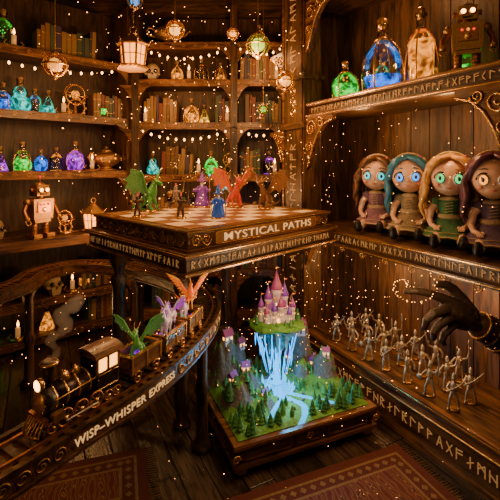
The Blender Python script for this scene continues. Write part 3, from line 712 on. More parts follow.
def unicorn(b,M,s,winged=False):
    o=b.M; b.M=o@M; P=lambda x,y,z:(x*s,y*s,z*s)
    b.tube([P(-.26,0,.55),P(-.15,0,.57),P(0,0,.53),P(.14,0,.57),P(.22,0,.7),P(.27,0,.84),P(.3,0,.9)],[.09*s,.12*s,.105*s,.12*s,.085*s,.06*s,.06*s],LIL,10)
    b.tube([P(.29,0,.91),P(.37,0,.86),P(.45,0,.79)],[.062*s,.05*s,.033*s],LIL,8)
    b.lathe([(.02*s,0),(.003*s,.22*s)],P(.34,0,.93),GOLD,8,(0,.5,0))
    for sx in(-1,1):
        b.tube([P(.27,sx*.03,.95),P(.26,sx*.045,1.03)],[.02*s,.005*s],LIL,5); b.ell(P(.35,sx*.045,.89),.012*s,BLACK,6,5)
        b.tube([P(.15,sx*.06,.5),P(.17,sx*.06,.32),P(.16,sx*.06,.16),P(.17,sx*.06,.04)],[.055*s,.036*s,.024*s,.03*s],LIL,7)
        b.tube([P(-.2,sx*.07,.5),P(-.15,sx*.07,.35),P(-.26,sx*.07,.2),P(-.23,sx*.07,.04)],[.075*s,.05*s,.026*s,.03*s],LIL,7)
        if winged: wing(b,P(.03,sx*.08,.62),sx,s*.9,LIL,PUR)
    for i in range(7):
        t=i/6; b.tube([P(.28-.12*t,0,.98-.26*t),P(.2-.12*t,.05*(-1)**i,.94-.28*t),P(.14-.1*t,.07*(-1)**i,.8-.26*t)],[.03*s,.025*s,.008*s],PUR,5)
    b.tube([P(-.28,0,.6),P(-.4,0,.58),P(-.45,0,.4),P(-.5,0,.22)],[.03*s,.05*s,.05*s,.01*s],PUR,7)
    b.M=o
def phoenix(b,M,s):
    o=b.M; b.M=o@M; P=lambda x,y,z:(x*s,y*s,z*s)
    b.tube([P(-.1,0,.25),P(0,0,.35),P(.06,0,.5),P(.07,0,.62),P(.1,0,.7)],[.04*s,.09*s,.08*s,.045*s,.05*s],ORG,8)
    b.tube([P(.13,0,.7),P(.22,0,.68)],[.025*s,.005*s],YEL,6)
    for i in range(3): b.tube([P(.08,0,.73),P(.03-.03*i,0,.82),P(-.04-.04*i,0,.84-.03*i)],[.012*s,.01*s,.003*s],YEL,5)
    for sx in(-1,1):
        b.tube([P(0,sx*.04,.42),P(-.02,sx*.2,.58),P(-.04,sx*.3,.8)],[.04*s,.03*s,.02*s],ORG,6)
        for i in range(11):
            t=i/10; r=V(P(-.02-.02*t,sx*(.06+.24*t),.42+.38*t)); e=r+V((-.10*s,sx*(.06+.26*t)*s,(-.16+.34*t)*s)); b.tube([r,(r+e)/2,e],[.03*s,.04*s,.008*s],ORG if i%2 else YEL,5)
        b.tube([P(0,sx*.04,.28),P(.02,sx*.05,.12),P(.05,sx*.05,.01)],[.025*s,.012*s,.014*s],YEL,6)
    for i in range(6):
        y=(i-2.5)*.05; b.tube([P(-.1,0,.25),P(-.25,y,.14),P(-.42,y*2,.2),P(-.5,y*2.6,.3)],[.03*s,.025*s,.025*s,.004*s],YEL if i%2 else ORG,5)
    b.M=o
def trk(s):
    p,t=at(s); return frame((p.x,p.y),(-t.x,-t.y),ZT)
sl=S[s_of(-.565,1.315)]
loco(trk(sl)@Matrix.Scale(1.0,4))
cs=[sl+.262,sl+.46,sl+.66]
for i,c in enumerate(cs): car(trk(c)@Matrix.Scale(1.04,4),i)
b=B(); dragon(b,Matrix.Identity(4),.19,GRN,GRN2,False); b.build('dragon_toy',trk(cs[0])@TR(0,0,.060,.5))
b=B(); unicorn(b,Matrix.Identity(4),.155); b.build('unicorn_toy',trk(cs[1])@TR(.035,.012,.058,.3))
b=B(); unicorn(b,Matrix.Identity(4),.15,True); b.build('unicorn_toy',trk(cs[1])@TR(-.045,-.015,.058,.2))
b=B(); unicorn(b,Matrix.Identity(4),.14); b.build('unicorn_toy',trk(cs[2])@TR(.045,.0,.058,.3))
b=B(); phoenix(b,Matrix.Identity(4),.18); b.build('phoenix_toy',trk(cs[2])@TR(-.035,0,.1,.6))
# smoke
sm=bpy.data.materials.new('steam'); sm.use_nodes=True; nt=sm.node_tree; nt.nodes.clear(); o_=nt.nodes.new('ShaderNodeOutputMaterial'); pv=nt.nodes.new('ShaderNodeVolumePrincipled')
pv.inputs['Color'].default_value=(.9,.75,.6,1); pv.inputs['Density'].default_value=7; pv.inputs['Emission Strength'].default_value=.4; pv.inputs['Emission Color'].default_value=(1,.6,.35,1)
nt.links.new(pv.outputs[0],o_.inputs['Volume'])
b=B(); p=trk(sl)@V((.1,0,.205))
for i in range(14):
    t=i/13; b.ell((p.x+.02*math.sin(i*1.1)+.06*t,p.y+.02*t,p.z+.17*t),(.010+.014*t)*random.uniform(.8,1.2),sm,12,8)
so=b.build('chimney_steam'); md=so.modifiers.new('r','REMESH'); md.mode='VOXEL'; md.voxel_size=.005
# ------------------------------------------------------------------ diorama
MD=frame((-.067,2.045),(.92,.392)); DW,DD=.863,.747
b=B()
b.bx((0,0,.05),(DW,DD,.15),WX); b.bx((-.02,-.02,.045),(DW+.02,DD+.02,.065),WR); b.bx((-.02,-.02,.145),(DW+.02,DD+.02,.17),WR)
d1=plane((0,-.003,0),(1,0,0),(0,0,1)); d2=plane((-.003,DD,0),(0,-1,0),(0,0,1))
for f,Ln in((d1,DW),(d2,DD)):
    for (xa,xb_) in((.05,Ln*.36),(Ln*.4,Ln*.6),(Ln*.64,Ln-.05)):
        for a in((xa,.078,xb_,.078),(xa,.132,xb_,.132),(xa,.078,xa,.132),(xb_,.078,xb_,.132)): stroke(b,f,*a,.006,WR,.01)
    scroll(b,f,Ln*.5,.105,.02,1.6,0,1,GOLD,.005)
b.bx((-.0215,-.0215,.160),(DW+.02,-.018,.164),GOLD); b.bx((-.0215,-.0215,.160),(-.018,DD+.02,.164),GOLD)
for x,y in((.03,.03),(DW-.03,.03),(.03,DD-.03),(DW-.03,DD-.03)): b.lathe([(.025,0),(.04,.01),(.042,.028),(.025,.046)],(x,y,0),DGOLD,16)
for x,y in((-.02,-.02),(DW,-.02)):
    scroll(b,plane((x+.01,y-.002,.105),(1,0,0),(0,0,1)),0,0,.02,1.5,0,1,GOLD,.006)
hills=[(.12,.30,.15,.11),(.13,.55,.30,.10),(.24,.66,.22,.1),(.70,.58,.30,.11),(.77,.36,.16,.1),(.55,.70,.18,.09),(.25,.42,.11,.08),(.62,.42,.10,.07),(.3,.2,.04,.07),(.6,.14,.03,.08)]
def riv(v): return .43+.06*math.sin(v*11+.4)-(.08*(v<.15))*(0.15-v)/.15
def riv2(v): return .43+.33*(.33-v)/.33
def riv3(v): return .43-.3*(.3-v)/.3
def hgt(u,v):
    h=.02
    for a,c,k,w in hills: 
        d=((u-a)**2+(v-c)**2)/w**2; q=math.exp(-d*1.6); h+=k*(.45*q+.55*(1/(1+math.exp(-(q-.45)*16))))*(1+.14*math.sin(u*70)*math.sin(v*60)+.06*math.sin(u*160+v*50))
    d=abs(u-riv(v)) if v<.5 else 1
    dd=((u-.43)**2+(v-.38)**2)**.5
    d=min(d+.003,max(dd-.06,0)); d2_=abs(u-riv2(v))*.75 if .05<v<.33 else 1; d3=abs(u-riv3(v))*.8 if .1<v<.3 else 1; d=min(d,d2_+.007,d3+.010)
    k=min(1,max(0,(d-.022)/.04)); h=h*k+.006*(1-k)
    e=min(u,v,DW-u,DD-v); h*=min(1,max(.0,e/.04)); return h,d
N1,N2=120,104; vs=[];cls=[]
for j in range(N2+1):
    for i in range(N1+1):
        u=.012+(DW-.024)*i/N1; v=.012+(DD-.024)*j/N2; h,d=hgt(u,v); vs.append((u,v,.168+h)); cls.append(d)
gf=[];wf=[];rf=[]
for j in range(N2):
    for i in range(N1):
        q=(j*(N1+1)+i,j*(N1+1)+i+1,(j+1)*(N1+1)+i+1,(j+1)*(N1+1)+i); zs=[vs[k][2] for k in q]
        if sum(cls[k] for k in q)/4<.024: wf.append(q)
        elif max(zs)-min(zs)>.0125: rf.append(q)
        else: gf.append(q)
b.add(vs,gf,GRASS); b.add(vs,wf,WATER); b.add(vs,rf,ROCK)
def tree(x,y,z,s):
    b.lathe([(s*.08,0),(s*.06,s*.3)],(x,y,z),WZ,5)
    k=random.random()*6
    b.lathe([(s*.34,s*.2),(s*.12,s*.5),(s*.27,s*.46),(s*.09,s*.75),(s*.18,s*.7),(.001,s*1.1)],(x,y,z),PINE,7,(0,0,k),False)
cnt=0
while cnt<240:
    u=random.uniform(.03,DW-.03);v=random.uniform(.03,DD-.03);h,d=hgt(u,v)
    if d<.042: continue
    corner=(u<.22 and v<.28) or (u>.55 and v<.2) or v<.05
    if not corner and random.random()<.5: continue
    tree(u,v,.168+h-.004,random.uniform(.045,.085) if corner else random.uniform(.025,.055)); cnt+=1
def house(x,y,z,s,rz):
    o=b.M; b.M=TR(x,y,z,rz,s)
    b.box((0,0,.2),(.7,.5,.8),STONE); b.ext([(-.34,0),(.34,0),(0,.45)],.86,ROOF,plane((0,0,.58),(0,1,0),(0,0,1)))
    b.box((.2,.1,.9),(.12,.12,.4),STONE)
    for xx in(-.2,.2): b.box((xx,-.255,.35),(.16,.02,.2),WIN)
    b.box((0,-.255,.18),(.14,.02,.34),WR); b.box((.355,0,.35),(.02,.16,.2),WIN); b.box((-.355,0,.35),(.02,.16,.2),WIN); b.M=o
for u,v,s_,r in((.14,.53,.085,.3),(.23,.44,.065,-.2),(.09,.30,.065,.5),(.68,.53,.09,-.3),(.75,.47,.07,.4),(.61,.56,.07,.1),(.76,.33,.06,-.5),(.27,.62,.065,.3),(.3,.3,.05,0)):
    house(u,v,.168+hgt(u,v)[0]-.004,s_,r)
for i in range(120):
    u=random.uniform(.05,DW-.05);v=random.uniform(.05,DD-.05);h,d=hgt(u,v)
    if d>.024 and d<.09: b.ell((u,v,.168+h),(random.uniform(.006,.016),random.uniform(.006,.016),random.uniform(.006,.02)),ROCK,6,4,(random.random(),0,random.random()))
for i in range(26):
    a=random.uniform(0,2*pi); rr=random.uniform(.06,.12); u=.43+rr*math.cos(a); v=.38+rr*math.sin(a)
    b.lathe([(.006,0),(.007,.02),(.0005,random.uniform(.03,.06))],(u,v,.172),CYAN,5,(random.uniform(-.4,.4),random.uniform(-.4,.4),0),False)
b.build('fantasy_diorama',MD)
# floating island castle
b=B(); cx,cy=.43,.40
prof=[(.002,-.17),(.025,-.12),(.06,-.07),(.11,-.03),(.145,-.005),(.15,.008),(.13,.02),(.06,.028)]
n=18;vv=[]
for j,(r,z) in enumerate(prof):
    for i in range(n):
        a=2*pi*i/n; k=1+.16*math.sin(i*3.1+j*1.7)+.1*math.sin(i*5+j); vv.append((r*k*math.cos(a),r*k*.85*math.sin(a),z+(.025*math.sin(i*2.3) if 0<j<4 else 0)))
low=[];top=[]
for j in range(len(prof)-1):
    for i in range(n):
        q=(j*n+i,j*n+(i+1)%n,(j+1)*n+(i+1)%n,(j+1)*n+i); (low if j<4 else top).append(q)
top.append(tuple(range((len(prof)-1)*n,len(prof)*n)))
b.add(vv,low,ROCK,False); b.add(vv,top,GRASS)
for i in range(16):
    a=i*2.4; r=.03+.085*random.random(); b.lathe([(.002,-.10-.05*random.random()),(.014,-.05),(.028,0)],(r*math.cos(a),r*math.sin(a),-.012),ROCK,6,sm=False)
def tower(x,y,r,h,rh,z=.02):
    b.lathe([(r*1.1,0),(r,.01),(r*.95,h*.85),(r*1.15,h*.88),(r*1.15,h)],(x,y,z),STONE,12)
    for i in range(6): 
        a=i*pi/3+.3
        b.box((x+r*.96*math.cos(a),y+r*.96*math.sin(a),z+h*.55),(r*.12,r*.22,r*.5),WIN,(0,0,a))
    b.lathe([(r*1.4,h),(r*.75,h+rh*.4),(r*.3,h+rh*.75),(.0008,h+rh)],(x,y,z),ROOF,12); b.tube([(x,y,z+h+rh*.97),(x,y,z+h+rh+.018)],.0012,GOLD,4)
    b.add([(x,y,z+h+rh+.018),(x,y,z+h+rh+.008),(x+.018,y,z+h+rh+.012)],[(0,1,2)],RED2,False)
tower(0,0,.026,.17,.1); tower(.045,.01,.018,.13,.075); tower(-.045,0,.019,.12,.075); tower(.015,-.045,.015,.09,.06); tower(-.02,-.05,.013,.07,.05)
tower(.085,-.01,.014,.075,.055); tower(-.085,-.01,.015,.08,.055); tower(.06,-.05,.012,.05,.045); tower(-.06,-.045,.012,.055,.04); tower(.0,.05,.02,.14,.08)
b.box((0,-.005,.055),(.13,.06,.07),STONE); b.box((0,-.05,.04),(.11,.01,.04),STONE); b.box((0,-.056,.035),(.018,.004,.028),WIN)
for i in range(9): b.box((-.052+i*.013,-.05,.064),(.007,.01,.008),STONE)
b.ext([(-.03,0),(.03,0),(0,.04)],.1,ROOF,plane((0,-.005,.09),(0,1,0),(0,0,1)))
for i in range(18):
    a=random.uniform(0,6.28); rr=random.uniform(.105,.125); tree(rr*math.cos(a),rr*.85*math.sin(a),.018,random.uniform(.025,.05))
for i in range(40):
    a=random.uniform(0,6.28); z=random.uniform(-.27,-.07); r=random.uniform(.0,.115)*(1-.45*(abs(z)-.08)/.19)
    b.lathe([(.0005,-.04),(.004,0),(.0005,.036)],(r*math.cos(a),r*math.sin(a)*.8,z),CYAN,5,(random.uniform(-.15,.15),random.uniform(-.15,.15),0),False)
for i in range(9):
    a=-pi/2+(i-4)*.38; x,y=.10*math.cos(a),.085*math.sin(a)
    b.tube([(x,y,-.01),(x*1.08,y*1.08,-.05),(x*.85,y*.9,-.14),(x*.55,y*.65,-.25-.03*random.random())],[.0016,.003,.003,.0008],CYAN,5)
b.lathe([(.026,-.315),(.009,-.27),(.005,-.2),(.010,-.15)],(0,0,0),CYAN,10)
b.build('floating_castle_island',MD@TR(cx,cy,.575,-.3,1.2))
# ------------------------------------------------------------------ dolls
def doll(x,y,rz,hair,eye,dress,trim,tilt=0):
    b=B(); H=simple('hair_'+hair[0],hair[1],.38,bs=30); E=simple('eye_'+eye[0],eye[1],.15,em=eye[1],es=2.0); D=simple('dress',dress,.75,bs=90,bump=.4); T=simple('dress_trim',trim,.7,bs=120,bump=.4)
    hz=.375
    b.lathe([(.085,.005),(.1,.03),(.08,.09),(.058,.14),(.052,.17),(.062,.22),(.05,.25),(.024,.262)],(0,.02,0),D,20)
    b.lathe([(.06,.135),(.064,.15),(.058,.163)],(0,.02,0),T,20); b.lathe([(.05,.235),(.056,.247),(.035,.262)],(0,.02,0),T,20)
    for i in range(5): b.tube([(-.02,-.035-.003*i,.16+.016*i),(.02,-.035-.003*i,.168+.016*i)],.0025,T,4)
    b.cyl((0,.02,.27),.02,.04,SKIN)
    n=28; vs=[]
    fs=[]
    for j in range(6):
        t=j/5
        for i in range(n):
            a=2*pi*i/n; r=.06+.085*t; fr=1+.35*t*max(0,-math.sin(a)); rip=1+.07*t*math.sin(a*9)
            vs.append((r*rip*math.cos(a),.02+r*fr*rip*math.sin(a)*1.0,.14-.085*t-.02*t*(1-max(0,-math.sin(a)))))
    for j in range(5):
        for i in range(n): k=(i+1)%n; fs.append((j*n+i,j*n+k,(j+1)*n+k,(j+1)*n+i))
    b.add(vs,fs,D); b.tube([V(vs[5*n+i])for i in list(range(n))+[0]],.006,T,5); b.tube([V(vs[4*n+i])+V((0,0,.003))for i in list(range(n))+[0]],.003,T,5)
    for sx in(-1,1):
        b.tube([(sx*.045,-.02,.05),(sx*.058,-.12,.048),(sx*.06,-.16,.04),(sx*.065,-.24,.033)],[.032,.028,.024,.02],SKIN,10)
        b.tube([(sx*.063,-.19,.037),(sx*.065,-.245,.034)],[.025,.023],WHITE,10)
        b.tube([(sx*.066,-.245,.03),(sx*.067,-.265,.045),(sx*.068,-.27,.072)],[.024,.026,.02],IRON,10)
        b.tube([(sx*.055,.02,.235),(sx*.092,.01,.185),(sx*.1,-.02,.13)],[.026,.022,.017],SKIN,9)
        b.ell((sx*.062,.02,.228),(.036,.033,.03),D,12,8)
        b.tube([(sx*.1,-.02,.13),(sx*.088,-.06,.105),(sx*.07,-.085,.1)],[.017,.014,.013],SKIN,9)
        b.ell((sx*.066,-.09,.099),(.015,.018,.01),SKIN,8,6)
        for k in range(4): b.tube([(sx*(.076-k*.007),-.1,.1),(sx*(.073-k*.008),-.116-.003*(k in(1,2)),.096),(sx*(.07-k*.008),-.122,.088)],[.0045,.004,.003],SKIN,5)
        b.tube([(sx*.054,-.09,.103),(sx*.045,-.1,.106),(sx*.042,-.11,.1)],[.005,.0045,.003],SKIN,5)
    b.M=Matrix.Translation((0,0,hz-.1))@Matrix.Rotation(tilt,4,'Y')@Matrix.Translation((0,0,.1-hz))
    b.ell((0,0,hz),(.104,.1,.108),SKIN,28,20); b.ell((0,-.03,hz-.05),(.068,.06,.05),SKIN,20,12)
    for sx in(-1,1):
        c=V((sx*.041,-.087,hz-.010)); r=(0,0,sx*.38)
        b.ell(c,(.030,.014,.032),WHITE,16,10,r); n_=V((sx*.36,-.93,0))
        b.ell(c+n_*.0065,(.0255,.010,.0290),BLACK,16,10,r); b.ell(c+n_*.0085,(.0225,.010,.0262),E,16,10,r); b.ell(c+n_*.0145,(.0105,.006,.0135),BLACK,12,8,r)
        b.ell(c+n_*.018+V((-.007,0,.012)),(.005,.003,.006),WHITE,8,6)  # eye highlight put on as a white dot
        up=[c+V((sx*.032*math.cos(t),0,.034*math.sin(t)))+n_*(.009) +V((0,.012*abs(math.cos(t)),0)) for t in[pi*k/8 for k in range(9)]]
        b.tube(up,.0045,BLACK,5)
        b.tube([c+V((-sx*.02,.0,.05)),c+V((0,-.002,.057)),c+V((sx*.024,.01,.05))],[.002,.0035,.002],H,5)
        b.ell((sx*.062,-.078,hz-.05),(.015,.006,.01),BLUSH,10,6,(0,0,sx*.6)); b.ell((sx*.104,.0,hz-.01),(.01,.016,.022),SKIN,8,6)
    b.ell((0,-.106,hz-.03),(.008,.009,.007),SKIN,8,6)
    b.tube([(-.014,-.096,hz-.06),(0,-.101,hz-.063),(.014,-.096,hz-.06)],[.002,.0045,.002],LIP,6)
    b.ell((0,.032,hz+.022),(.116,.106,.108),H,28,18)
    for sx in(-1,1):
        for i in range(9):
            t=i/8; p0=V((sx*.004,-.02-.035*(1-t),hz+.122-.012*(1-t)))
            p1=V((sx*(.05+.03*t),-.088+.06*t,hz+.098-.004*t)); p2=V((sx*(.092+.02*t),-.062+.07*t,hz+.055)); p3=V((sx*(.112+.006*t),-.035+.07*t,hz-.01))
            b.tube([p0,p1,p2,p3],[.011,.017,.017,.012],H,7)
        for k in range(10):
            y0=-.05+.018*k; ph=random.random()*6; L_=random.uniform(.22,.29); pts=[]
            for q in range(9):
                t=q/8; pts.append((sx*(.106+.026*math.sin(t*2.4)+.012*math.sin(t*10+ph)),y0+.014*math.sin(t*9+ph)+.01*t,hz+.04-L_*t))
            b.tube(pts,[.012,.016,.018,.018,.017,.015,.013,.010,.004],H,7)
    for k in range(9):
        x0=-.08+.02*k; b.tube([(x0,.09,hz+.05),(x0*1.1,.125,hz-.05),(x0*1.1,.12,hz-.15),(x0,.11,hz-.22)],[.025,.028,.022,.006],H,7)
    b.tube([(.114*math.cos(t*pi/12),-.0+.01,hz+.024+.114*math.sin(t*pi/12)) for t in range(13)],.0065,T,6)
    b.ell((.085,-.035,hz+.095),(.018,.012,.014),T,8,6); b.ell((.1,-.02,hz+.078),(.014,.01,.012),D,8,6); b.ell((.07,-.045,hz+.11),(.012,.01,.012),LIP,8,6)
    b.M=Matrix.Identity(4)
    return b.build('doll',MR@TR(x,y,1.126,rz,1.08))
face=.62
doll(.50,.29,face,('brown',(.13,.055,.022)),('aqua',(.01,.5,.55)),(.26,.13,.19),(.48,.34,.22),.05)
doll(.82,.28,face,('blue',(.03,.19,.33)),('sky',(.02,.3,.9)),(.30,.23,.13),(.5,.38,.22),-.05)
doll(1.12,.27,face,('blonde',(.62,.33,.09)),('green',(.03,.6,.15)),(.05,.16,.06),(.45,.36,.18),.04)
doll(1.39,.27,face-.05,('dark',(.10,.03,.06)),('amber',(1,.33,.02)),(.11,.07,.12),(.36,.24,.13),0)
# ------------------------------------------------------------------ tin soldiers
b=B()
def soldier(x,y,z,s,rz,pose):
    b.M=TR(x,y,z,rz,s); m=SILVER
    b.lathe([(.15,0),(.15,.02),(.11,.035)],(0,0,0),DGOLD,10)
    b.tube([(.11,.06,.05),(.095,.02,.25),(.05,0,.45)],[.032,.036,.055],m,6); b.tube([(-.11,-.1,.05),(-.09,-.08,.25),(-.05,0,.45)],[.032,.036,.055],m,6)
    b.ell((.11,.03,.045),(.035,.07,.03),m,6,5); b.ell((-.11,-.14,.045),(.035,.07,.03),m,6,5)
    b.tube([(0,0,.44),(0,0,.53),(0,0,.66),(0,0,.71)],[.075,.06,.1,.075],m,8); b.tube([(0,0,.73),(0,0,.78)],.03,m,6)
    for q in range(3): b.tube([(-.07,-.07,.56+q*.045),(.07,-.07,.56+q*.045)],.009,DGOLD,4)
    b.ell((0,-.005,.83),(.055,.06,.065),m,10,8); b.lathe([(.062,0),(.055,.05),(.035,.1),(.008,.14)],(0,0,.85),m,8); b.ell((0,-.05,.86),(.055,.035,.01),m,6,4)
    for sx in(-1,1): b.ell((sx*.022,-.056,.835),(.011,.01,.012),BLACK,6,4)
    if pose==0:
        b.tube([(-.1,0,.68),(-.17,-.05,.56),(-.08,-.15,.54)],[.038,.03,.024],m,6); b.tube([(.1,0,.68),(.19,-.04,.6),(.12,-.13,.7)],[.038,.03,.024],m,6)
        b.tube([(-.14,-.15,.48),(.14,-.15,.72),(.34,-.15,.98)],[.026,.018,.01],m,5)
    elif pose==1:
        b.tube([(-.1,0,.68),(-.2,-.02,.56),(-.24,-.1,.46)],[.038,.03,.024],m,6); b.tube([(.1,0,.68),(.22,-.02,.74),(.26,-.05,.92)],[.038,.03,.024],m,6)
        b.tube([(.26,-.05,.35),(.26,-.05,1.22)],[.013,.013],m,5); b.lathe([(.035,0),(.003,.12)],(.26,-.05,1.2),m,4)
        b.lathe([(.1,-.012),(.06,.02)],(-.25,-.13,.48),m,10,(pi/2,0,0))
    else:
        b.tube([(-.1,0,.68),(-.2,-.05,.72),(-.22,-.12,.86)],[.038,.03,.024],m,6); b.tube([(.1,0,.68),(.2,.0,.56),(.2,-.05,.44)],[.038,.03,.024],m,6)
        b.tube([(-.22,-.12,.84),(-.3,-.2,1.2)],[.02,.006],m,5); b.tube([(-.27,-.12,.89),(-.18,-.15,.89)],.012,m,4)
k=0
for row,(d,n0,xs) in enumerate([(.06,7,.34),(.20,7,.28),(.35,6,.32)]):
    for i in range(n0):
        x=xs+i*.162+random.uniform(-.012,.012)+(.06 if row%2 else 0)
        if x>1.42: continue
        soldier(x,d,.2745,.20,.55+random.uniform(-.3,.3),(k*2+row)%3); k+=1
b.M=Matrix.Identity(4); b.build('tin_soldier_army',MR)
# ------------------------------------------------------------------ gloved hand
b=B(); m=LEATHER; u=.0030
Q=lambda px,py,y=0:((px-450)*u,y,(310-py)*u)
b.tube([Q(486,334,.02),Q(476,328,.01),Q(464,319,0),Q(452,313,-.005),Q(444,310,-.01)],[.029,.027,.033,.036,.030],m,16,.66)
b.tube([Q(466,312),Q(451,305,-.004),Q(442,302,-.008)],[.021,.021,.018],m,10); b.tube([Q(466,326,.008),Q(452,322,0),Q(446,319,-.008)],[.021,.021,.016],m,10)
b.tube([Q(452,304,-.004),Q(439,298,-.012),Q(424,292,-.018),Q(412,290,-.018),Q(402,291,-.014)],[.0165,.0145,.0125,.011,.008],m,12)
b.tube([Q(451,310,-.010),Q(438,308,-.028),Q(426,310,-.04),Q(419,316,-.040),Q(418,324,-.034)],[.0165,.0148,.0132,.0118,.0088],m,12)
b.tube([Q(451,317,-.010),Q(440,317,-.030),Q(430,321,-.042),Q(426,328,-.040),Q(427,335,-.032)],[.0155,.0142,.0124,.011,.0082],m,12)
b.tube([Q(453,323,-.006),Q(445,325,-.024),Q(437,330,-.036),Q(435,336,-.034),Q(438,341,-.026)],[.0135,.0122,.0108,.0095,.0072],m,12)
b.tube([Q(472,316,.0),Q(462,301,.012),Q(453,291,.010),Q(443,285,.000),Q(433,284,-.010)],[.020,.018,.0152,.013,.0095],m,12)
MH=TR(.605,1.2,1.168)
h=b.build('gloved_hand',MH); md=h.modifiers.new('r','REMESH'); md.mode='VOXEL'; md.voxel_size=.002; md.use_smooth_shade=True
md=h.modifiers.new('s','SMOOTH'); md.iterations=4; md.factor=.5
b=B(); SLV=simple('sleeve_leather',(.10,.045,.02),.5,bs=70,bump=.4)
b.tube([Q(480,328,.018),Q(492,335,.03),Q(520,352,.06),Q(570,385,.12),Q(640,420,.18)],[.038,.046,.052,.062,.068],SLV,18)
b.tube([Q(640,420,.18),Q(680,380,.1),Q(720,260,.0)],[.07,.08,.1],SLV,18)
for i in range(3):
    c=V(Q(482+i*11,329+i*7,.02+i*.01)); t=V((.85,.1,-.5)).normalized(); a=t.cross(V((0,1,0))).normalized(); bb=t.cross(a); r=.041+.003*i
    b.tube([c+(a*math.cos(k*pi/9)+bb*math.sin(k*pi/9))*r for k in range(19)],.004,DGOLD if i!=1 else SLV,6)
    for k in range(8): b.ell(c+t*.018+(a*math.cos(k*pi/4)+bb*math.sin(k*pi/4))*(r+.002),.004,GOLD,6,5)
sl_=b.build('sleeve',MH); sl_.parent=h; sl_.matrix_parent_inverse=MH.inverted()
# ------------------------------------------------------------------ rugs
def rug(name,M,w,d):
    m,nt,bs=nmat(name+'_mat'); tc=nt.nodes.new('ShaderNodeTexCoord'); vo=nt.nodes.new('ShaderNodeTexVoronoi'); vo.inputs['Scale'].default_value=11; vo.distance='MANHATTAN'; vo.inputs['Randomness'].default_value=.35
    wv=nt.nodes.new('ShaderNodeTexWave'); wv.inputs['Scale'].default_value=7; wv.inputs['Distortion'].default_value=6
    nt.links.new(tc.outputs['Object'],vo.inputs['Vector']); nt.links.new(tc.outputs['Object'],wv.inputs['Vector'])
    mth=nt.nodes.new('ShaderNodeMath'); nt.links.new(vo.outputs['Distance'],mth.inputs[0]); nt.links.new(wv.outputs['Fac'],mth.inputs[1])
    mth.operation='MULTIPLY_ADD'; mth.inputs[2].default_value=.12
    cr=nt.nodes.new('ShaderNodeValToRGB'); cr.color_ramp.interpolation='CONSTANT'; e=cr.color_ramp.elements
    e[0].color=(.10,.018,.009,1); e[1].position=.2; e[1].color=(.22,.12,.04,1)
    for p_,c_ in((.27,(.035,.02,.015)),(.36,(.13,.022,.012)),(.5,(.2,.11,.04)),(.6,(.09,.015,.01))): q=e.new(p_); q.color=(*c_,1)
    nt.links.new(mth.outputs[0],cr.inputs[0]); nt.links.new(cr.outputs[0],bs.inputs['Base Color']); bs.inputs['Roughness'].default_value=.95
    T=simple('rug_border',(.20,.11,.04),.95,bs=150,bump=.5); R2=simple('rug_red',(.09,.016,.009),.95,bs=150,bump=.5)
    b=B(); b.bx((0,0,.001),(w,d,.008),R2); b.bx((.05,.05,.008),(w-.05,d-.05,.0095),T); b.bx((.065,.065,.0095),(w-.065,d-.065,.0105),R2); b.bx((.125,.125,.0105),(w-.125,d-.125,.0115),T); b.bx((.14,.14,.0115),(w-.14,d-.14,.0125),m)
    k=.09
    while k<w-.08:
        for yy in(.095,d-.095): b.box((k,yy,.011),(.026,.026,.002),T,(0,0,pi/4))
        k+=.055
    k=.09
    while k<d-.08:
        for xx in(.095,w-.095): b.box((xx,k,.011),(.026,.026,.002),T,(0,0,pi/4))
        k+=.055
    for sx in(0,w):
        k=.01
        while k<d: b.tube([(sx,k,.004),(sx+(.05 if sx else -.05),k+random.uniform(-.006,.006),.003)],.002,T,4); k+=.016
    return b.build(name,M)
rug('patterned_rug',frame((.02,1.42),(.93,.37)),1.08,.5)
rug('patterned_rug',frame((-1.45,1.5),(.93,.3)),1.05,.46)
# ------------------------------------------------------------------ sparkles
b=B(); 
def sp(x,y,z,r):
    b.add([(x+r,y,z),(x-r,y,z),(x,y+r,z),(x,y-r,z),(x,y,z+r),(x,y,z-r)],[(0,2,4),(2,1,4),(1,3,4),(3,0,4),(2,0,5),(1,2,5),(3,1,5),(0,3,5)],SPARK,True)
R_=random.uniform
for i in range(330): sp(R_(-1.3,.4),R_(2.3,3.7),R_(1.35,2.95),R_(.0014,.0048))
for i in range(130):
    p=MT@V((R_(0,1.2),R_(0,1.0),R_(1.3,1.8))); sp(p.x,p.y,p.z,R_(.001,.003))
for i in range(150): 
    p=MD@V((R_(0,.86),R_(0,.7),R_(.3,1.0))); sp(p.x,p.y,p.z,R_(.001,.0028))
for i in range(220):
    p=MR@V((R_(.1,1.6),R_(-.5,.4),R_(.5,1.0) if i%2 else R_(1.3,1.95))); sp(p.x,p.y,p.z,R_(.001,.003))
for i in range(44): 
    t=i/43; a=t*7; sp(.455+.09*t*math.cos(a)+R_(-.006,.006),1.15+.03*math.sin(a),1.25+.05*t*math.sin(a),R_(.0005,.0018))
for i in range(90): sp(R_(-.9,-.2),R_(1.2,2.0),R_(.83,1.1),R_(.0006,.0018))
for i in range(60): sp(R_(-.6,.9),R_(1.5,2.2),R_(.05,.9),R_(.0008,.0022))
b.build('magic_fireflies')
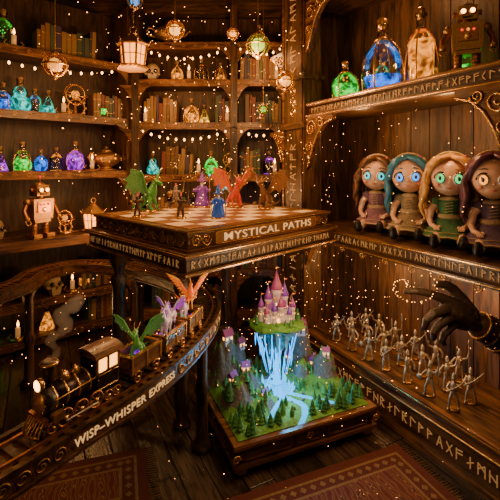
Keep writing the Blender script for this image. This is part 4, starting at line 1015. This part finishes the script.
# ------------------------------------------------------------------ lights
W=(1,.47,.16)
plight('lamp_hanging',(-.76,2.55,2.08),26,W,.06)
plight('lamp_orb_l',(-1.2,2.8,2.15),6,W)
plight('lamp_orb_c',(.0,2.95,2.25),26,W,.08)
plight('back_fill_l',(-.75,3.7,2.3),7,W); plight('back_fill_c',(-.3,3.7,1.3),7,W); plight('back_fill_t',(.1,3.7,2.6),5,W)  # warm overall fills before the back shelves, no fixture modelled
p=ML@V((-.50,-.45,1.2)); plight('lamp_table_lantern',p,10,W)
p=ML@V((-1.0,-.3,1.75)); plight('side_fill',p,4,W)  # warm fill beside the left shelves, no fixture modelled
p=ML@V((-.9,-.3,2.35)); plight('side_fill_top',p,3,W)  # upper left fill, also without a fixture
plight('left_low_fill',(-1.3,3.0,.5),2.5,W)  # low fill at the left, no fixture modelled
for x,z,e in((.5,1.85,4),(1.2,1.85,5),(.5,.8,9),(1.2,.8,9)):
    p=MR@V((x,.14,z)); plight('shelf_fill',p,e,W,.05)  # bare light added inside the compartment to warm its back panel
p=MR@V((.75,-.6,1.72)); plight('doll_fill',p,11,(1,.6,.32),.15)  # unseen fill added to light the dolls, no lamp there
p=MR@V((.9,-.5,.75)); plight('soldier_fill',p,4.5,(1,.6,.32),.12)  # unseen fill added in front to brighten the soldiers
p=MR@V((.9,.2,2.8)); plight('bottle_fill',p,5,W)  # warm point fill above the bottles, no fixture modelled
p=MD@V((.43,.22,.36)); plight('magic_glow',p,5,(.03,.55,1),.05)
p=MD@V((.25,.0,.9)); plight('castle_fill',p,8,(1,.72,.42),.1)
plight('train_fill',(-.25,1.25,1.3),4.2,(1,.6,.3),.12)  # fill added beside the train to brighten it, nothing there glows
plight('wagon_fill',(-.1,1.75,1.0),1.8,(1,.65,.35),.1)  # fill added to lift the wagons and their toys
plight('loco_lamp',(-.72,1.0,.95),.6,W,.02)
plight('hand_sparks',(.42,1.05,1.32),1.6,(1,.6,.25),.03)
l=bpy.data.lights.new('key_area','AREA'); l.energy=6.5; l.size=1.0; l.color=(1,.6,.3)  # area key light added overhead, not a fixture of the shop
o=bpy.data.objects.new('key_area',l); o.location=(-.2,.3,3.0); o.rotation_euler=(math.radians(38),0,0); bpy.context.scene.collection.objects.link(o)
w=bpy.data.worlds.new('W'); bpy.context.scene.world=w; w.use_nodes=True; w.node_tree.nodes['Background'].inputs[0].default_value=(.05,.035,.028,1); w.node_tree.nodes['Background'].inputs[1].default_value=.25
# ------------------------------------------------------------------ camera
c=bpy.data.cameras.new('cam'); c.lens=28.8; c.sensor_width=36; c.shift_y=-.17; c.clip_start=.01
o=bpy.data.objects.new('camera',c); o.location=(0,0,1.6); o.rotation_euler=(pi/2,0,0); bpy.context.scene.collection.objects.link(o)
bpy.context.scene.camera=o
